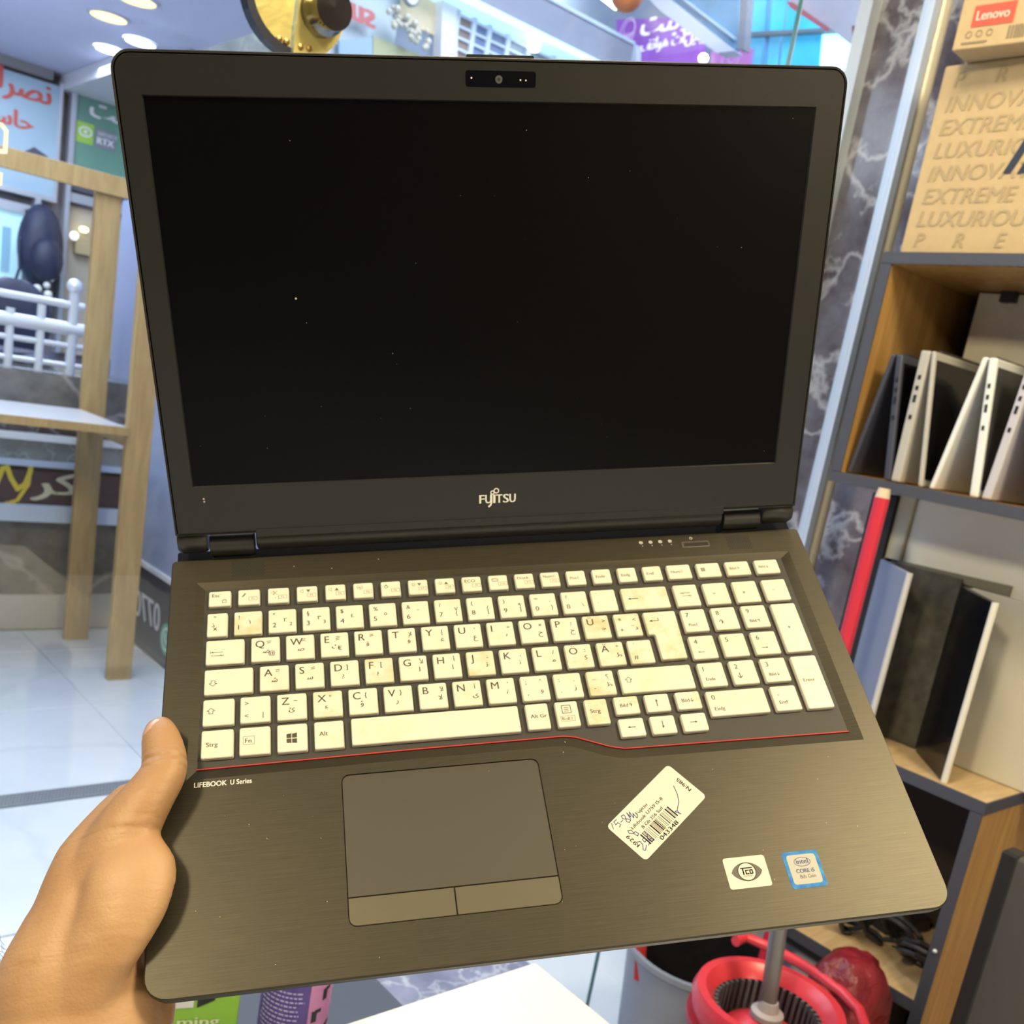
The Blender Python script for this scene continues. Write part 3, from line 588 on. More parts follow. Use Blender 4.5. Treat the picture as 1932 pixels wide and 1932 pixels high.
# white vinyl letter pieces on the left glass
tx = G(); stroke(tx, [(-0.02, 0.012), (0.0, 0.012), (0.004, 0.008), (0.004, -0.010), (-0.001, -0.011)], 0.004); stroke(tx, [(0.001, -0.030), (0.001, -0.039), (-0.006, -0.043)], 0.004)
tx.xf(plane_map(onY(2, 262, 1.094), (1, 0, 0), (0, 0, 1))).make('vinyl_lettering', M('white_vinyl', (0.92, 0.92, 0.92), 0.5), label='white vinyl letter fragment on glass at frame edge', cat='lettering')
# ================================================================== wall shelf, cabinet and the goods on them
slate = M('slate_edge_laminate', (0.060, 0.066, 0.092), 0.5)
oak_in = wood('golden_oak_laminate', (0.50, 0.30, 0.10), (0.36, 0.19, 0.055), (10, 10, 0.8), 0.4)
oak_top = wood('oak_top_laminate', (0.62, 0.46, 0.26), (0.50, 0.34, 0.17), (2, 14, 10), 0.4)
X0, X1, YL, YR = 1.577, 1.875, 0.992, 0.46
ws = empty('wall_shelf', (X0, 0.75, 1.19), 'slate edged oak wall shelf holding tented laptops', 'shelf'); wp = P(ws)
def board(pp, x0, y0, z0, x1, y1, z1, name, top, edges, parent=None):
    o = pp(G().box((x0 + 0.002, y0, z0), (x1, y1, z1)), name, top)
    for e in edges:
        if e == 'f': g = G().box((x0 - 0.0005, y0, z0 - 0.0004), (x0 + 0.002, y1, z1 + 0.0004))
        if e == 'r': g = G().box((x0, y0 - 0.002, z0 - 0.0004), (x1, y0 + 0.0005, z1 + 0.0004))
        if e == 'l': g = G().box((x0, y1 - 0.0005, z0 - 0.0004), (x1, y1 + 0.002, z1 + 0.0004))
        g.v = [(a - pp.o.x, b - pp.o.y, c - pp.o.z) for a, b, c in g.v]; g.make('edge_band', slate, o)
    return o
board(wp, X0, YR, 1.559, X1, YL, 1.577, 'top_board', slate, 'fl')
g = G().box((X0 + 0.003, YR, 1.5575), (X1, YL - 0.018, 1.559)); wp(g, 'top_lining', oak_in)
board(wp, X0, YR, 1.190, X1, YL, 1.208, 'bottom_board', oak_in, 'fl')
board(wp, X0, YL - 0.018, 1.208, X1, YL, 1.559, 'side_panel', oak_in, 'fl')
board(wp, X0, YR, 1.208, X1, YR + 0.018, 1.559, 'side_panel', oak_in, 'f')
wp(G().box((X1, YR, 1.19), (X1 + 0.02, YL, 1.577)), 'back_panel', M('dark_back_panel', (0.035, 0.025, 0.018), 0.6))
# pale panel at the back with a black clip
bz = onX(1845, 560, 1.80)
pn = empty('beige_panel', (1.80, 0.7, 1.2085), 'beige panel standing at the back of the wall shelf', 'panel'); pp_ = P(pn)
pp_(G().box((1.795, YR + 0.02, 1.2085), (1.81, onX(1838, 600, 1.80).y, onX(1845, 553, 1.80).z)), 'board', M('warm_beige_board', (0.80, 0.75, 0.62), 0.6, noise=(30, 0.08)), bevel=0.002)
for px in (1898, 1912):
    q = onX(px, 562, 1.79); pp_(G().box((1.780, q.y - 0.007, q.z - 0.009), (1.795, q.y + 0.007, q.z + 0.011)), 'clip', M('black_plastic', (0.012, 0.012, 0.014), 0.4), bevel=0.002)

# four laptops set up as tents on the wall shelf
def tent(ridge, lf, rf, t_l, t_r, mat, deckm, label, ports, depth=0.20):
    z0 = 1.2085; X = 1.588
    r, a, b = onX(*ridge, X), onX(*lf, X), onX(*rf, X)
    o = empty('tented_laptop', (X, r.y, z0), label, 'laptop', 'laptops tented on the wall shelf'); pp = P(o)
    def leaf(name, foot_y, top_y, t, side, mm):
        f = Vector((0, foot_y, z0 + 0.001)); tp = Vector((0, top_y, r.z)); d = (tp - f).normalized(); n = Vector((0, -d.z, d.y))  # n points to -y side
        if n.y > 0: n = -n
        q = [(X, f.y + n.y * t / 2, max(f.z, z0 + 0.001)), (X + depth, f.y + n.y * t / 2, z0 + 0.001), (X + depth, f.y - n.y * t / 2, z0 + 0.001), (X, f.y - n.y * t / 2, z0 + 0.001),
             (X, tp.y + n.y * t / 2, tp.z), (X + depth, tp.y + n.y * t / 2, tp.z), (X + depth, tp.y - n.y * t / 2, tp.z), (X, tp.y - n.y * t / 2, tp.z)]
        lf_ = pp(G().hexa(q), name, mm, bevel=0.003)
        # working face (screen or keyboard) set on the outer side of the leaf
        s = -1 if side == 'out_low' else 1
        nn = n * (1 if s < 0 else -1); off = nn * (t / 2 + 0.0006)
        e0, e1 = f + d * 0.012, f + d * ((tp - f).length - 0.014)
        g = G().hexa([Vector((X + 0.006, e0.y, e0.z)) + off * 0.9, Vector((X + depth - 0.006, e0.y, e0.z)) + off * 0.9, Vector((X + depth - 0.006, e0.y, e0.z)) + off, Vector((X + 0.006, e0.y, e0.z)) + off,
                      Vector((X + 0.006, e1.y, e1.z)) + off * 0.9, Vector((X + depth - 0.006, e1.y, e1.z)) + off * 0.9, Vector((X + depth - 0.006, e1.y, e1.z)) + off, Vector((X + 0.006, e1.y, e1.z)) + off])
        g.v = [(x - pp.o.x, y - pp.o.y, z - pp.o.z) for x, y, z in g.v]
        g.make('screen' if name == 'lid' else 'keyboard_deck', deckm, lf_)
        return f, tp, d, n, lf_
    A_ = leaf('lid' if t_l < t_r else 'base', a.y, r.y + t_l * 0.55, t_l, 'out_high', mat)
    B_ = leaf('base' if t_l < t_r else 'lid', b.y, r.y - t_r * 0.55, t_r, 'out_low', mat)
    pp(G().tube([(X + 0.03, r.y, r.z), (X + depth - 0.03, r.y, r.z)], 0.005, 10), 'hinge', M('hinge_dark', (0.03, 0.03, 0.035), 0.4), smooth=True)
    f, tp, d, n, lo = A_ if ports == 'l' else B_
    if ports:
        L_ = (tp - f).length
        for k, s in enumerate((0.80, 0.72, 0.64, 0.50)):
            c = f + d * (L_ * s); hl = 0.0035 if k != 2 else 0.006; t = (t_l if ports == 'l' else t_r) * 0.15
            q = []
            for xx in (X - 0.0009, X + 0.0005):
                for s1_, s2_ in ((-1, -1), (1, -1), (1, 1), (-1, 1)):
                    pnt = c + d * (hl * s1_) + n * (t * s2_); q.append((xx - pp.o.x, pnt.y - pp.o.y, pnt.z - pp.o.z))
            G().add(q, [(0,1,2,3),(7,6,5,4),(0,4,5,1),(1,5,6,2),(2,6,7,3),(3,7,4,0)]).make('port', MATS['black_plastic'], lo)
    return o
scr = M('dead_black_screen', (0.006, 0.006, 0.008), 0.12)
tent((1690, 668), (1603, 880), (1676, 893), 0.008, 0.013, M('midnight_shell', (0.05, 0.055, 0.085), 0.4), scr, 'midnight blue laptop tented at the shelf end', 'r')
tent((1757, 662), (1691, 898), (1737, 910), 0.017, 0.008, M('stone_grey_shell', (0.46, 0.45, 0.42), 0.4), scr, 'stone grey laptop tented beside the midnight blue one', 'l')
tent((1865, 674), (1758, 915), (1838, 930), 0.009, 0.014, M('white_shell', (0.78, 0.80, 0.80), 0.35), M('grey_deck', (0.06, 0.06, 0.06), 0.4), 'white laptop tented in the middle of the shelf', 'r')
tent((1962, 676), (1862, 932), (1945, 940), 0.015, 0.009, M('lilac_silver_shell', (0.55, 0.54, 0.60), 0.35), scr, 'lilac silver laptop tented at the frame edge', 'l')

# cartons on top
kraft = M('kraft_carton', (0.56, 0.42, 0.23), 0.75, noise=(60, 0.08)); kdark = M('kraft_print', (0.42, 0.32, 0.18), 0.75)
XC = 1.598; a = onX(1702, 470, XC); b = onX(1780, 125, XC)
cb = empty('carton', (XC, 0.7, 1.5775), 'large kraft carton printed with slogan lines on the wall shelf', 'carton'); cbp = P(cb)
yl = (a.y + b.y) / 2; ztop = b.z
cbp(G().box((XC, YR - 0.1, 1.5775), (XC + 0.20, yl, ztop)), 'box_body', kraft, bevel=0.003)
def face_text(pp, items, X, mat, name='print', parent=None):
    g = G()
    for (s, px, py, h, kw) in items:
        o = onX(px, py, X - 0.0008); t = G(); put(t, s, 0, 0, h, **kw); t.xf(plane_map(o, (0, -1, 0), (0, 0, 1))); g.add(t.v, t.f)
    return pp(g, name, mat)
kw = dict(slant=0.18, bold=0.0006)
# slogan rows, evenly pitched down the carton face
zr = [onX(1781, 224, XC).z, onX(1770, 250, XC).z]
r0 = onX(1782, 212, XC - 0.0008); r1 = onX(1737, 427, XC - 0.0008)
rows = ['INNOVATIVE', 'EXTREME', 'LUXURIOUS', 'INNOVATIVE', 'EXTREME', 'LUXURIOUS']
for i, s in enumerate(rows):
    z = r0.z + (r1.z - r0.z) * i / 5; t = G(); put(t, s, 0, 0, 0.0235, wide=0.0215 * len(s), **kw); t.xf(plane_map((XC - 0.0008, r0.y, z), (0, -1, 0), (0, 0, 1))); cbp(t, 'slogan_print', kdark)
for z in (onX(1788, 166, XC).z, onX(1732, 466, XC).z):
    for k, ch in enumerate('PRESTIGE'):
        t = G(); put(t, ch, 0.004 + 0.068 * k, 0, 0.022, **kw); t.xf(plane_map((XC - 0.0008, r0.y, z), (0, -1, 0), (0, 0, 1))); cbp(t, 'slogan_letter', kdark)
g = G()
for k in range(3):
    p = onX(1891 + k * 27, 328, XC - 0.001); t = G(); poly(t, [(0, 0), (0.013, 0), (0.036, 0.055), (0.023, 0.055)]); t.xf(plane_map((XC - 0.0012, p.y, p.z), (0, -1, 0), (0, 0, 1))); g.add(t.v, t.f)
cbp(g, 'slash_logo', M('ink_blue_print', (0.02, 0.03, 0.06), 0.6))
# smaller carton lying on the big one
XS = 1.545; zb = ztop + 0.0008
a = onX(1797, 88, XS); zl = onX(1815, 12, XS).z
sc_ = empty('carton', (XS, 0.75, zb), 'small kraft carton with red logo lying on the large carton', 'carton'); scp = P(sc_)
rot = Matrix.Rotation(math.radians(3), 3, 'Z'); piv = Vector((XS, a.y, zb))
hgt = 0.075
def rr_(p): return piv + rot @ (Vector(p) - piv)
g = G().box((XS, YR - 0.2, zb), (XS + 0.22, a.y, zb + hgt)); g.xf(rr_); scp(g, 'box_body', kraft, bevel=0.002)
g = G(); quad(g, 0.022, 0.030, 0.086, 0.060, 0.0008); g.xf(plane_map((XS, a.y, zb), (0, -1, 0), (0, 0, 1))); g.xf(rr_); lbl = scp(g, 'logo_label', M('brand_red', (0.62, 0.10, 0.06), 0.5))
g = G(); put(g, 'Lenovo', 0.028, 0.039, 0.013, 0.0014, wide=0.050, bold=0.0004); g.xf(plane_map((XS, a.y, zb), (0, -1, 0), (0, 0, 1))); g.xf(rr_); scp(g, 'logo_lettering', M('pink_white_ink', (0.85, 0.66, 0.55), 0.6))
g = G()
for k in range(3): ring(g, 0.022 + 0.016 * k, 0.020, 0.0045, 0.0012, 0.0008, 10)
stroke(g, [(0.014, 0.008), (0.052, 0.008)], 0.003, 0.0008)
g.xf(plane_map((XS, a.y, zb), (0, -1, 0), (0, 0, 1))); g.xf(rr_); scp(g, 'icon_print', M('brown_ink', (0.26, 0.20, 0.12), 0.7)); g = G()
random.seed(5); x = 0.082
while x < 0.16:
    w_ = random.choice((0.001, 0.002, 0.003)); quad(g, x, 0.008, x + w_, 0.026, 0.0008); x += w_ + random.choice((0.001, 0.002))
g.xf(plane_map((XS, a.y, zb), (0, -1, 0), (0, 0, 1))); g.xf(rr_); scp(g, 'barcode_print', M('brown_ink', (0.26, 0.20, 0.12), 0.7))

# low cabinet
CZ = 0.752
lc_ = empty('low_cabinet', (X0, 0.8, 0), 'low oak cabinet with slate edges full of cables', 'cabinet'); lcp = P(lc_)
YCL, YCR = 1.04, 0.583
board(lcp, X0, YCR, CZ - 0.02, X1, YCL, CZ, 'top_board', oak_top, 'fr')
board(lcp, X0, YCR, 0.05, X1, YCR + 0.02, CZ - 0.02, 'side_panel', oak_in, 'f')
board(lcp, X0, YCL - 0.02, 0.05, X1, YCL, CZ - 0.02, 'side_panel', oak_in, 'f')
ZB = 0.385
board(lcp, X0, YCR + 0.02, ZB - 0.02, X1, YCL - 0.02, ZB, 'inner_shelf', oak_top, 'f')
board(lcp, X0, YCR + 0.02, 0.05, X1, YCL - 0.02, 0.07, 'bottom_board', oak_in, 'f')
lcp(G().box((X1 - 0.008, YCR, 0.05), (X1, YCL, CZ - 0.02)), 'back_panel', MATS['dark_back_panel'])
for y in (YCR + 0.01, YCL - 0.03): lcp(G().box((X0 + 0.02, y, 0), (X1 - 0.02, y + 0.02, 0.05)), 'plinth', slate)
q = onX(1772, 1800, X0 - 0.002); g = G(); g.sphere((X0 - 0.001, YCR + 0.01, q.z), 0.004, 10, 8); lcp(g, 'screw_cap', alu, smooth=True)
# laptops standing open like books on the cabinet
def book(hinge, free_x, free_px, leaf2_end_y, h, t, m1, m2, label, m_edge):
    o = empty('open_laptop', (hinge[0], hinge[1], CZ + 0.0005), label, 'laptop', 'laptops standing on edge on the low cabinet'); pp = P(o)
    hx, hy = hinge; f = onX(*free_px, free_x); z0, z1 = CZ + 0.0006, CZ + h
    def leaf(name, p, q, m):
        d = (Vector(q) - Vector(p)).normalized(); n = Vector((-d.y, d.x)) * t / 2
        pts = [(p[0] - n.x, p[1] - n.y), (q[0] - n.x, q[1] - n.y), (q[0] + n.x, q[1] + n.y), (p[0] + n.x, p[1] + n.y)]
        return pp(G().rings([[(x, y, z0) for x, y in pts], [(x, y, z1) for x, y in pts]]), name, m, bevel=0.002)
    l1 = leaf('lid', (hx, hy), (free_x, f.y), m1)
    d = (Vector((free_x, f.y)) - Vector((hx, hy))).normalized()
    g = G().tube([(free_x + d.x * 0.001, f.y + d.y * 0.001, z0), (free_x + d.x * 0.001, f.y + d.y * 0.001, z1)], t * 0.62, 8); pp(g, 'rim', m_edge, smooth=True)
    leaf('base', (hx + 0.012, hy - 0.010), (hx + 0.012, leaf2_end_y), m2)
    pp(G().tube([(hx + 0.006, hy - 0.003, z0 + 0.01), (hx + 0.006, hy - 0.003, z1 - 0.01)], 0.006, 10), 'hinge', MATS['hinge_dark'], smooth=True)
edge_w = M('bright_rim', (0.74, 0.76, 0.80), 0.3, 0.3)
book((1.700, 0.922), 1.595, (1682, 1210), 0.775, 0.315, 0.009, M('slate_blue_lid', (0.24, 0.28, 0.42), 0.4), M('mottled_dark_deck', (0.10, 0.095, 0.08), 0.6, noise=(45, 0.5)), 'slate blue laptop standing open behind the red stick', edge_w)
book((1.700, 0.765), 1.593, (1831, 1300), 0.50, 0.305, 0.009, M('gloss_black_lid', (0.006, 0.007, 0.010), 0.12), M('warm_grey_deck', (0.62, 0.60, 0.53), 0.5), 'gloss black laptop with pale rim standing open on cabinet', M('cream_rim', (0.76, 0.75, 0.68), 0.35))
# white appliance box behind them
wb = empty('white_tower', (1.79, 0.75, CZ), 'white tower case standing behind the open laptops', 'case'); wbp = P(wb)
whp = M('warm_white_plastic', (0.86, 0.87, 0.83), 0.3)
wbp(G().box((1.735, 0.50, CZ + 0.0006), (1.865, 0.905, 1.186)), 'casing', whp, bevel=0.004)
wbp(G().box((1.727, 0.905, CZ + 0.0006), (1.865, 0.935, 1.186)), 'side_trim', M('cream_trim', (0.56, 0.53, 0.42), 0.4), bevel=0.002)
zl_ = 1.062
wbp(G().hexa([(1.727, 0.70, zl_ - 0.006), (1.735, 0.70, zl_ - 0.012), (1.735, 0.94, zl_ - 0.004), (1.727, 0.94, zl_ - 0.002), (1.727, 0.70, zl_ + 0.012), (1.735, 0.70, zl_ + 0.012), (1.735, 0.94, zl_ + 0.006), (1.727, 0.94, zl_ + 0.006)]), 'front_lip', M('olive_grey_lip', (0.22, 0.22, 0.17), 0.5))
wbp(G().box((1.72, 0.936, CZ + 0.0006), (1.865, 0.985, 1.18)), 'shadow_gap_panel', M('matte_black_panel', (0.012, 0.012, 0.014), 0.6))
# cables and adapters on the inner shelf
rub = M('black_cable_rubber', (0.022, 0.022, 0.026), 0.45)
random.seed(11)
def coil(px, py, r, tilt, lean, turns, label, rr=0.0045, asp=0.7):
    q = onX(px, py, 1.66); c = Vector((1.66, q.y, ZB + 0.0)); pts = []
    for k in range(turns * 18):
        a_ = k * math.tau / 18; j = random.uniform(-0.006, 0.006)
        pts.append(Vector(((r + j) * math.cos(a_), (r + j) * asp * math.sin(a_), 0.010 * k / 18 - 0.005 * turns + random.uniform(-0.002, 0.002))))
    rm = Matrix.Rotation(lean, 3, 'Z') @ Matrix.Rotation(tilt, 3, 'Y'); pts = [rm @ p for p in pts]
    dz = min(p.z for p in pts) - rr - 0.0008; pts = [c + p - Vector((0, 0, dz)) for p in pts]
    G().tube(pts, rr, 8).make('cable_coil', rub, smooth=True, label=label, cat='cable', group='black cables in the low cabinet')
coil(1600, 1790, 0.050, 1.15, 0.9, 3, 'upright black cable coil nearest the red bucket')
coil(1655, 1790, 0.062, 1.0, 0.3, 2, 'wide black cable loop in the middle of the shelf', 0.005)
coil(1700, 1800, 0.060, 0.8, -0.3, 2, 'loose black cable loop leaning behind its neighbours', 0.0045)
coil(1735, 1815, 0.050, 0.5, 0.2, 3, 'flat black cable coil against the cabinet side')
def adapter(px, dx, dy, dz, rz, x, label):
    q = onX(px, 1800, x); g = G().box((-dx, -dy, 0), (dx, dy, dz)); rm = Matrix.Rotation(rz, 3, 'Z')
    g.xf(lambda p: rm @ p + Vector((x, q.y, ZB + 0.0008))); g.make('power_adapter', M('black_adapter', (0.015, 0.015, 0.018), 0.4), bevel=0.004, label=label, cat='adapter', group='power adapters in the low cabinet')
adapter(1580, 0.055, 0.024, 0.030, 0.4, 1.80, 'black power adapter behind the upright cable coil')
adapter(1680, 0.055, 0.024, 0.030, -0.3, 1.793, 'black power adapter behind the wide cable loop')
# items on cabinet bottom
G().box((1.65, 0.70, 0.0706), (1.82, 0.98, 0.31)).make('white_carton', M('pale_blue_white_card', (0.62, 0.66, 0.74), 0.5), bevel=0.003, label='pale blue white carton under the cable shelf', cat='carton')
# dark display standing by the cabinet side
dm = empty('dark_monitor', (1.50, 0.50, 0), 'dark grey monitor on wooden stool at the frame corner', 'monitor'); dmp = P(dm)
a, b = onX(1893, 1606, 1.42), onX(1820, 1932, 1.42)
dmp(G().box((1.42, 0.30, b.z - 0.12), (1.452, a.y, a.z)), 'panel', M('charcoal_panel', (0.075, 0.072, 0.066), 0.5), bevel=0.004)
dmp(G().box((1.4185, a.y - 0.022, b.z - 0.12), (1.4535, a.y + 0.0015, a.z + 0.0015)), 'bezel', M('matte_black_bezel', (0.012, 0.012, 0.012), 0.5), bevel=0.003)
zs_ = b.z - 0.121
stl = empty('wooden_stool', (1.45, 0.50, 0), 'pale wooden stool at the bottom corner beside the cabinet', 'stool'); slp = P(stl)
slp(G().box((1.39, 0.26, zs_ - 0.025), (1.572, 0.575, zs_)), 'seat', oak_top, bevel=0.003)
for x_, y_ in ((1.41, 0.28), (1.55, 0.28), (1.41, 0.555), (1.55, 0.555)): slp(G().box((x_ - 0.015, y_ - 0.015, 0), (x_ + 0.015, y_ + 0.015, zs_ - 0.025)), 'leg', oak_top)

# red broom stick leaning on the cabinet
pt, pb = onX(1668, 926, 1.545), onX(1597, 1205, 1.538)
d = (pb - pt).normalized(); pe = pt + d * ((pt.z - 0.052) / -d.z)
br = empty('broom', (pe.x, pe.y, 0), 'red broom stick leaning against the low cabinet', 'broom'); brp = P(br)
redp = M('red_lacquer_stick', (0.62, 0.035, 0.07), 0.3)
brp(G().tube([pt + d * 0.012, pe], 0.0125, 16), 'stick', redp, smooth=True)
brp(G().tube([pt - d * 0.004, pt + d * 0.0119], [0.0095, 0.0122], 16), 'bare_tip', M('bare_wood_tip', (0.66, 0.54, 0.40), 0.6), smooth=True)
brp(G().box((pe.x - 0.02, pe.y - 0.02, 0.03), (pe.x + 0.02, pe.y + 0.14, 0.056)), 'broom_head', redp, bevel=0.004)
brp(G().box((pe.x - 0.018, pe.y - 0.018, 0.0), (pe.x + 0.018, pe.y + 0.138, 0.03)), 'bristles', M('dark_bristles', (0.05, 0.04, 0.04), 0.9))

# grey waste bin with black liner
ZR = 0.335; c = onZ(1322, 1788, ZR)
bn = empty('waste_bin', (c.x, c.y, 0), 'blue grey plastic waste bin with black liner below the laptop', 'bin'); bnp = P(bn)
R_ = 0.133
bnp(G().lathe([(R_ * 0.78, 0.0), (R_ * 0.985, ZR - 0.012), (R_ * 1.035, ZR - 0.010), (R_ * 1.035, ZR), (R_ * 0.965, ZR), (R_ * 0.955, ZR - 0.02), (R_ * 0.75, 0.012)], (c.x, c.y, 0), 40), 'bin_body', M('blue_grey_plastic', (0.24, 0.27, 0.34), 0.35), smooth=True)
bnp(G().lathe([(R_ * 0.95, ZR - 0.004), (R_ * 0.90, ZR - 0.10), (R_ * 0.72, 0.06), (0.001, 0.05)], (c.x, c.y, 0), 40, cap0=False), 'liner', M('black_liner', (0.006, 0.006, 0.008), 0.45, bump=(40, 0.5, 0.004)), smooth=True)
q = onZ(1207, 1800, ZR - 0.02); g = G().tube([(c.x - 0.118, c.y + 0.03, ZR - 0.05), (c.x - 0.112, c.y + 0.046, ZR + 0.004), (c.x - 0.085, c.y + 0.075, ZR + 0.012)], 0.010, 8); bnp(g, 'red_rag', M('red_rag_cloth', (0.42, 0.02, 0.02), 0.8), smooth=True)
# red spin mop bucket
zb_ = 0.45; c = onZ(1452, 1893, zb_)
sm = empty('mop_bucket', (c.x, c.y, 0), 'red oval spin mop bucket with wringer and grey pole', 'bucket'); smp = P(sm)
red1 = M('red_plastic', (0.66, 0.045, 0.065), 0.3); red2 = M('dark_red_plastic', (0.34, 0.02, 0.035), 0.35)
dirv = Vector((0.45, -0.9)).normalized(); per = Vector((-dirv.y, dirv.x))
def oval(r, L0, z, n=20):
    pts = []
    for k in range(n + 1):
        a_ = math.pi / 2 + math.pi * k / n; pts.append(Vector((c.x, c.y)) + dirv * (r * math.cos(a_)) + per * (r * math.sin(a_)))
    for k in range(n + 1):
        a_ = -math.pi / 2 + math.pi * k / n; pts.append(Vector((c.x, c.y)) + dirv * (L0 + r * math.cos(a_)) + per * (r * math.sin(a_)))
    return [(p.x, p.y, z) for p in pts]
L0 = 0.02
smp(G().rings([oval(0.085, L0, 0.0), oval(0.108, L0, zb_ - 0.05), oval(0.115, L0, zb_ - 0.048), oval(0.115, L0, zb_ - 0.036), oval(0.106, L0, zb_ - 0.036), oval(0.082, L0, 0.012)]), 'tub', red2, smooth=True)
n = 40
def circ(r, z): r *= 0.9; return [(c.x + r * math.cos(k * math.tau / n), c.y + r * math.sin(k * math.tau / n), z) for k in range(n)]
smp(G().rings([circ(0.112, zb_ - 0.075), circ(0.120, zb_ - 0.03), circ(0.126, zb_ - 0.006), circ(0.120, zb_ + 0.008), circ(0.106, zb_ + 0.008), circ(0.094, zb_ - 0.002), circ(0.088, zb_ - 0.012)], cap0=False, cap1=False), 'wringer_rim', red1, smooth=True)
smp(G().rings([circ(0.0905, zb_ - 0.010), circ(0.085, zb_ - 0.05), circ(0.078, zb_ - 0.075)], cap0=False, cap1=False), 'basket_wall', M('wringer_black', (0.02, 0.02, 0.022), 0.4), smooth=True)
bk_rib = G().box((-0.0022, -0.003, -0.062), (0.0022, 0.003, 0))
for k in range(44):
    a_ = k * math.tau / 44; rm = Matrix.Rotation(a_ - math.pi / 2, 3, 'Z'); g = G(); g.add(bk_rib.v, bk_rib.f); g.xf(lambda p: rm @ p + Vector((c.x + 0.076 * math.cos(a_), c.y + 0.076 * math.sin(a_), zb_ - 0.012))); smp(g, 'basket_rib', M('wringer_grey_rib', (0.10, 0.105, 0.12), 0.4))
smp(G().lathe([(0.072, -0.075), (0.056, -0.048), (0.035, -0.034), (0.018, -0.02), (0.0, -0.018)], (c.x, c.y, zb_), 36, cap0=False), 'spin_plate', red1, smooth=True)
polem = M('grey_tube', (0.20, 0.205, 0.22), 0.35, 0.4)
pz = zb_ - 0.02; tp_ = onZ(1440, 1720, 0.5); top = Vector((c.x + 0.015, c.y + 0.05, 0.78))
smp(G().tube([(c.x, c.y, pz), tuple(top)], 0.0125, 16), 'pole', polem, smooth=True)
smp(G().lathe([(0.024, -0.022), (0.024, -0.014), (0.016, -0.010), (0.0125, 0.004)], (c.x, c.y, zb_), 24), 'pole_socket', M('pale_grey_socket', (0.42, 0.38, 0.40), 0.4), smooth=True)
hp = [tuple(onZ(px, py, zb_ - 0.022)) for px, py in ((1388, 1776), (1408, 1768), (1450, 1786), (1500, 1812), (1548, 1842), (1590, 1874), (1622, 1908), (1634, 1945), (1622, 1985))]
smp(G().tube(hp, 0.009, 10), 'bail_handle', red1, smooth=True)
q2 = Vector((c.x, c.y)) + dirv * 0.13; smp(G().sphere((q2.x, q2.y, zb_ - 0.030), 0.007, 10, 8), 'rivet', edge_w, smooth=True)
# red plastic bag slumped behind the bucket
cq = Vector((1.462, 0.664)); random.seed(2); rr = []
for i in range(11):
    a_ = math.pi * (i + 0.5) / 11; row = []
    for k in range(28):
        b_ = k * math.tau / 28; j = 1 + 0.10 * math.sin(b_ * 5 + i * 0.9) + 0.06 * math.sin(b_ * 9 - i * 1.7)
        row.append((cq.x + 0.090 * j * math.sin(a_) ** 0.55 * math.cos(b_), cq.y + 0.073 * j * math.sin(a_) ** 0.55 * math.sin(b_), 0.235 - 0.232 * math.cos(a_) * (1 if a_ > 1.57 else 1)))
    rr.append(row)
G().rings(rr).make('plastic_bag', M('red_bag_film', (0.30, 0.022, 0.035), 0.35, noise=(18, 0.5), bump=(34, 0.9, 0.012)), smooth=True, label='crumpled dark red plastic bag beside the mop bucket', cat='bag')

# white table and grey counter at the bottom edge
tz = 0.70; k1 = onZ(1010, 1815, tz)
tb = empty('white_table', (k1.x - 0.4, k1.y - 0.4, 0), 'white topped table below the laptop', 'table'); tbp = P(tb)
wtop = M('white_laminate', (0.86, 0.85, 0.82), 0.4, noise=(3, 0.03))
tbp(G().box((k1.x - 0.34, k1.y - 0.9, tz - 0.02), (k1.x, k1.y, tz)), 'table_top', wtop, bevel=0.002)
for x_, y_ in ((k1.x - 0.31, k1.y - 0.03), (k1.x - 0.03, k1.y - 0.03), (k1.x - 0.31, k1.y - 0.87), (k1.x - 0.03, k1.y - 0.87)): tbp(G().box((x_ - 0.018, y_ - 0.018, 0), (x_ + 0.018, y_ + 0.018, tz - 0.02)), 'leg', alu)
gz = 0.50; e1, e2 = onZ(715, 1850, gz), onZ(760, 1905, gz)
gc = empty('grey_counter', (0.45, 0.85, 0), 'blue grey counter under the spray can', 'counter'); gcp = P(gc)
gm = M('blue_grey_laminate', (0.065, 0.08, 0.12), 0.5)
gcp(G().box((-0.25, k1.y + 0.012, gz - 0.025), (e1.x, 1.05, gz)), 'counter_top', gm, bevel=0.002)
gcp(G().box((-0.23, k1.y + 0.03, 0), (e1.x - 0.02, 1.03, gz - 0.025)), 'carcass', gm)
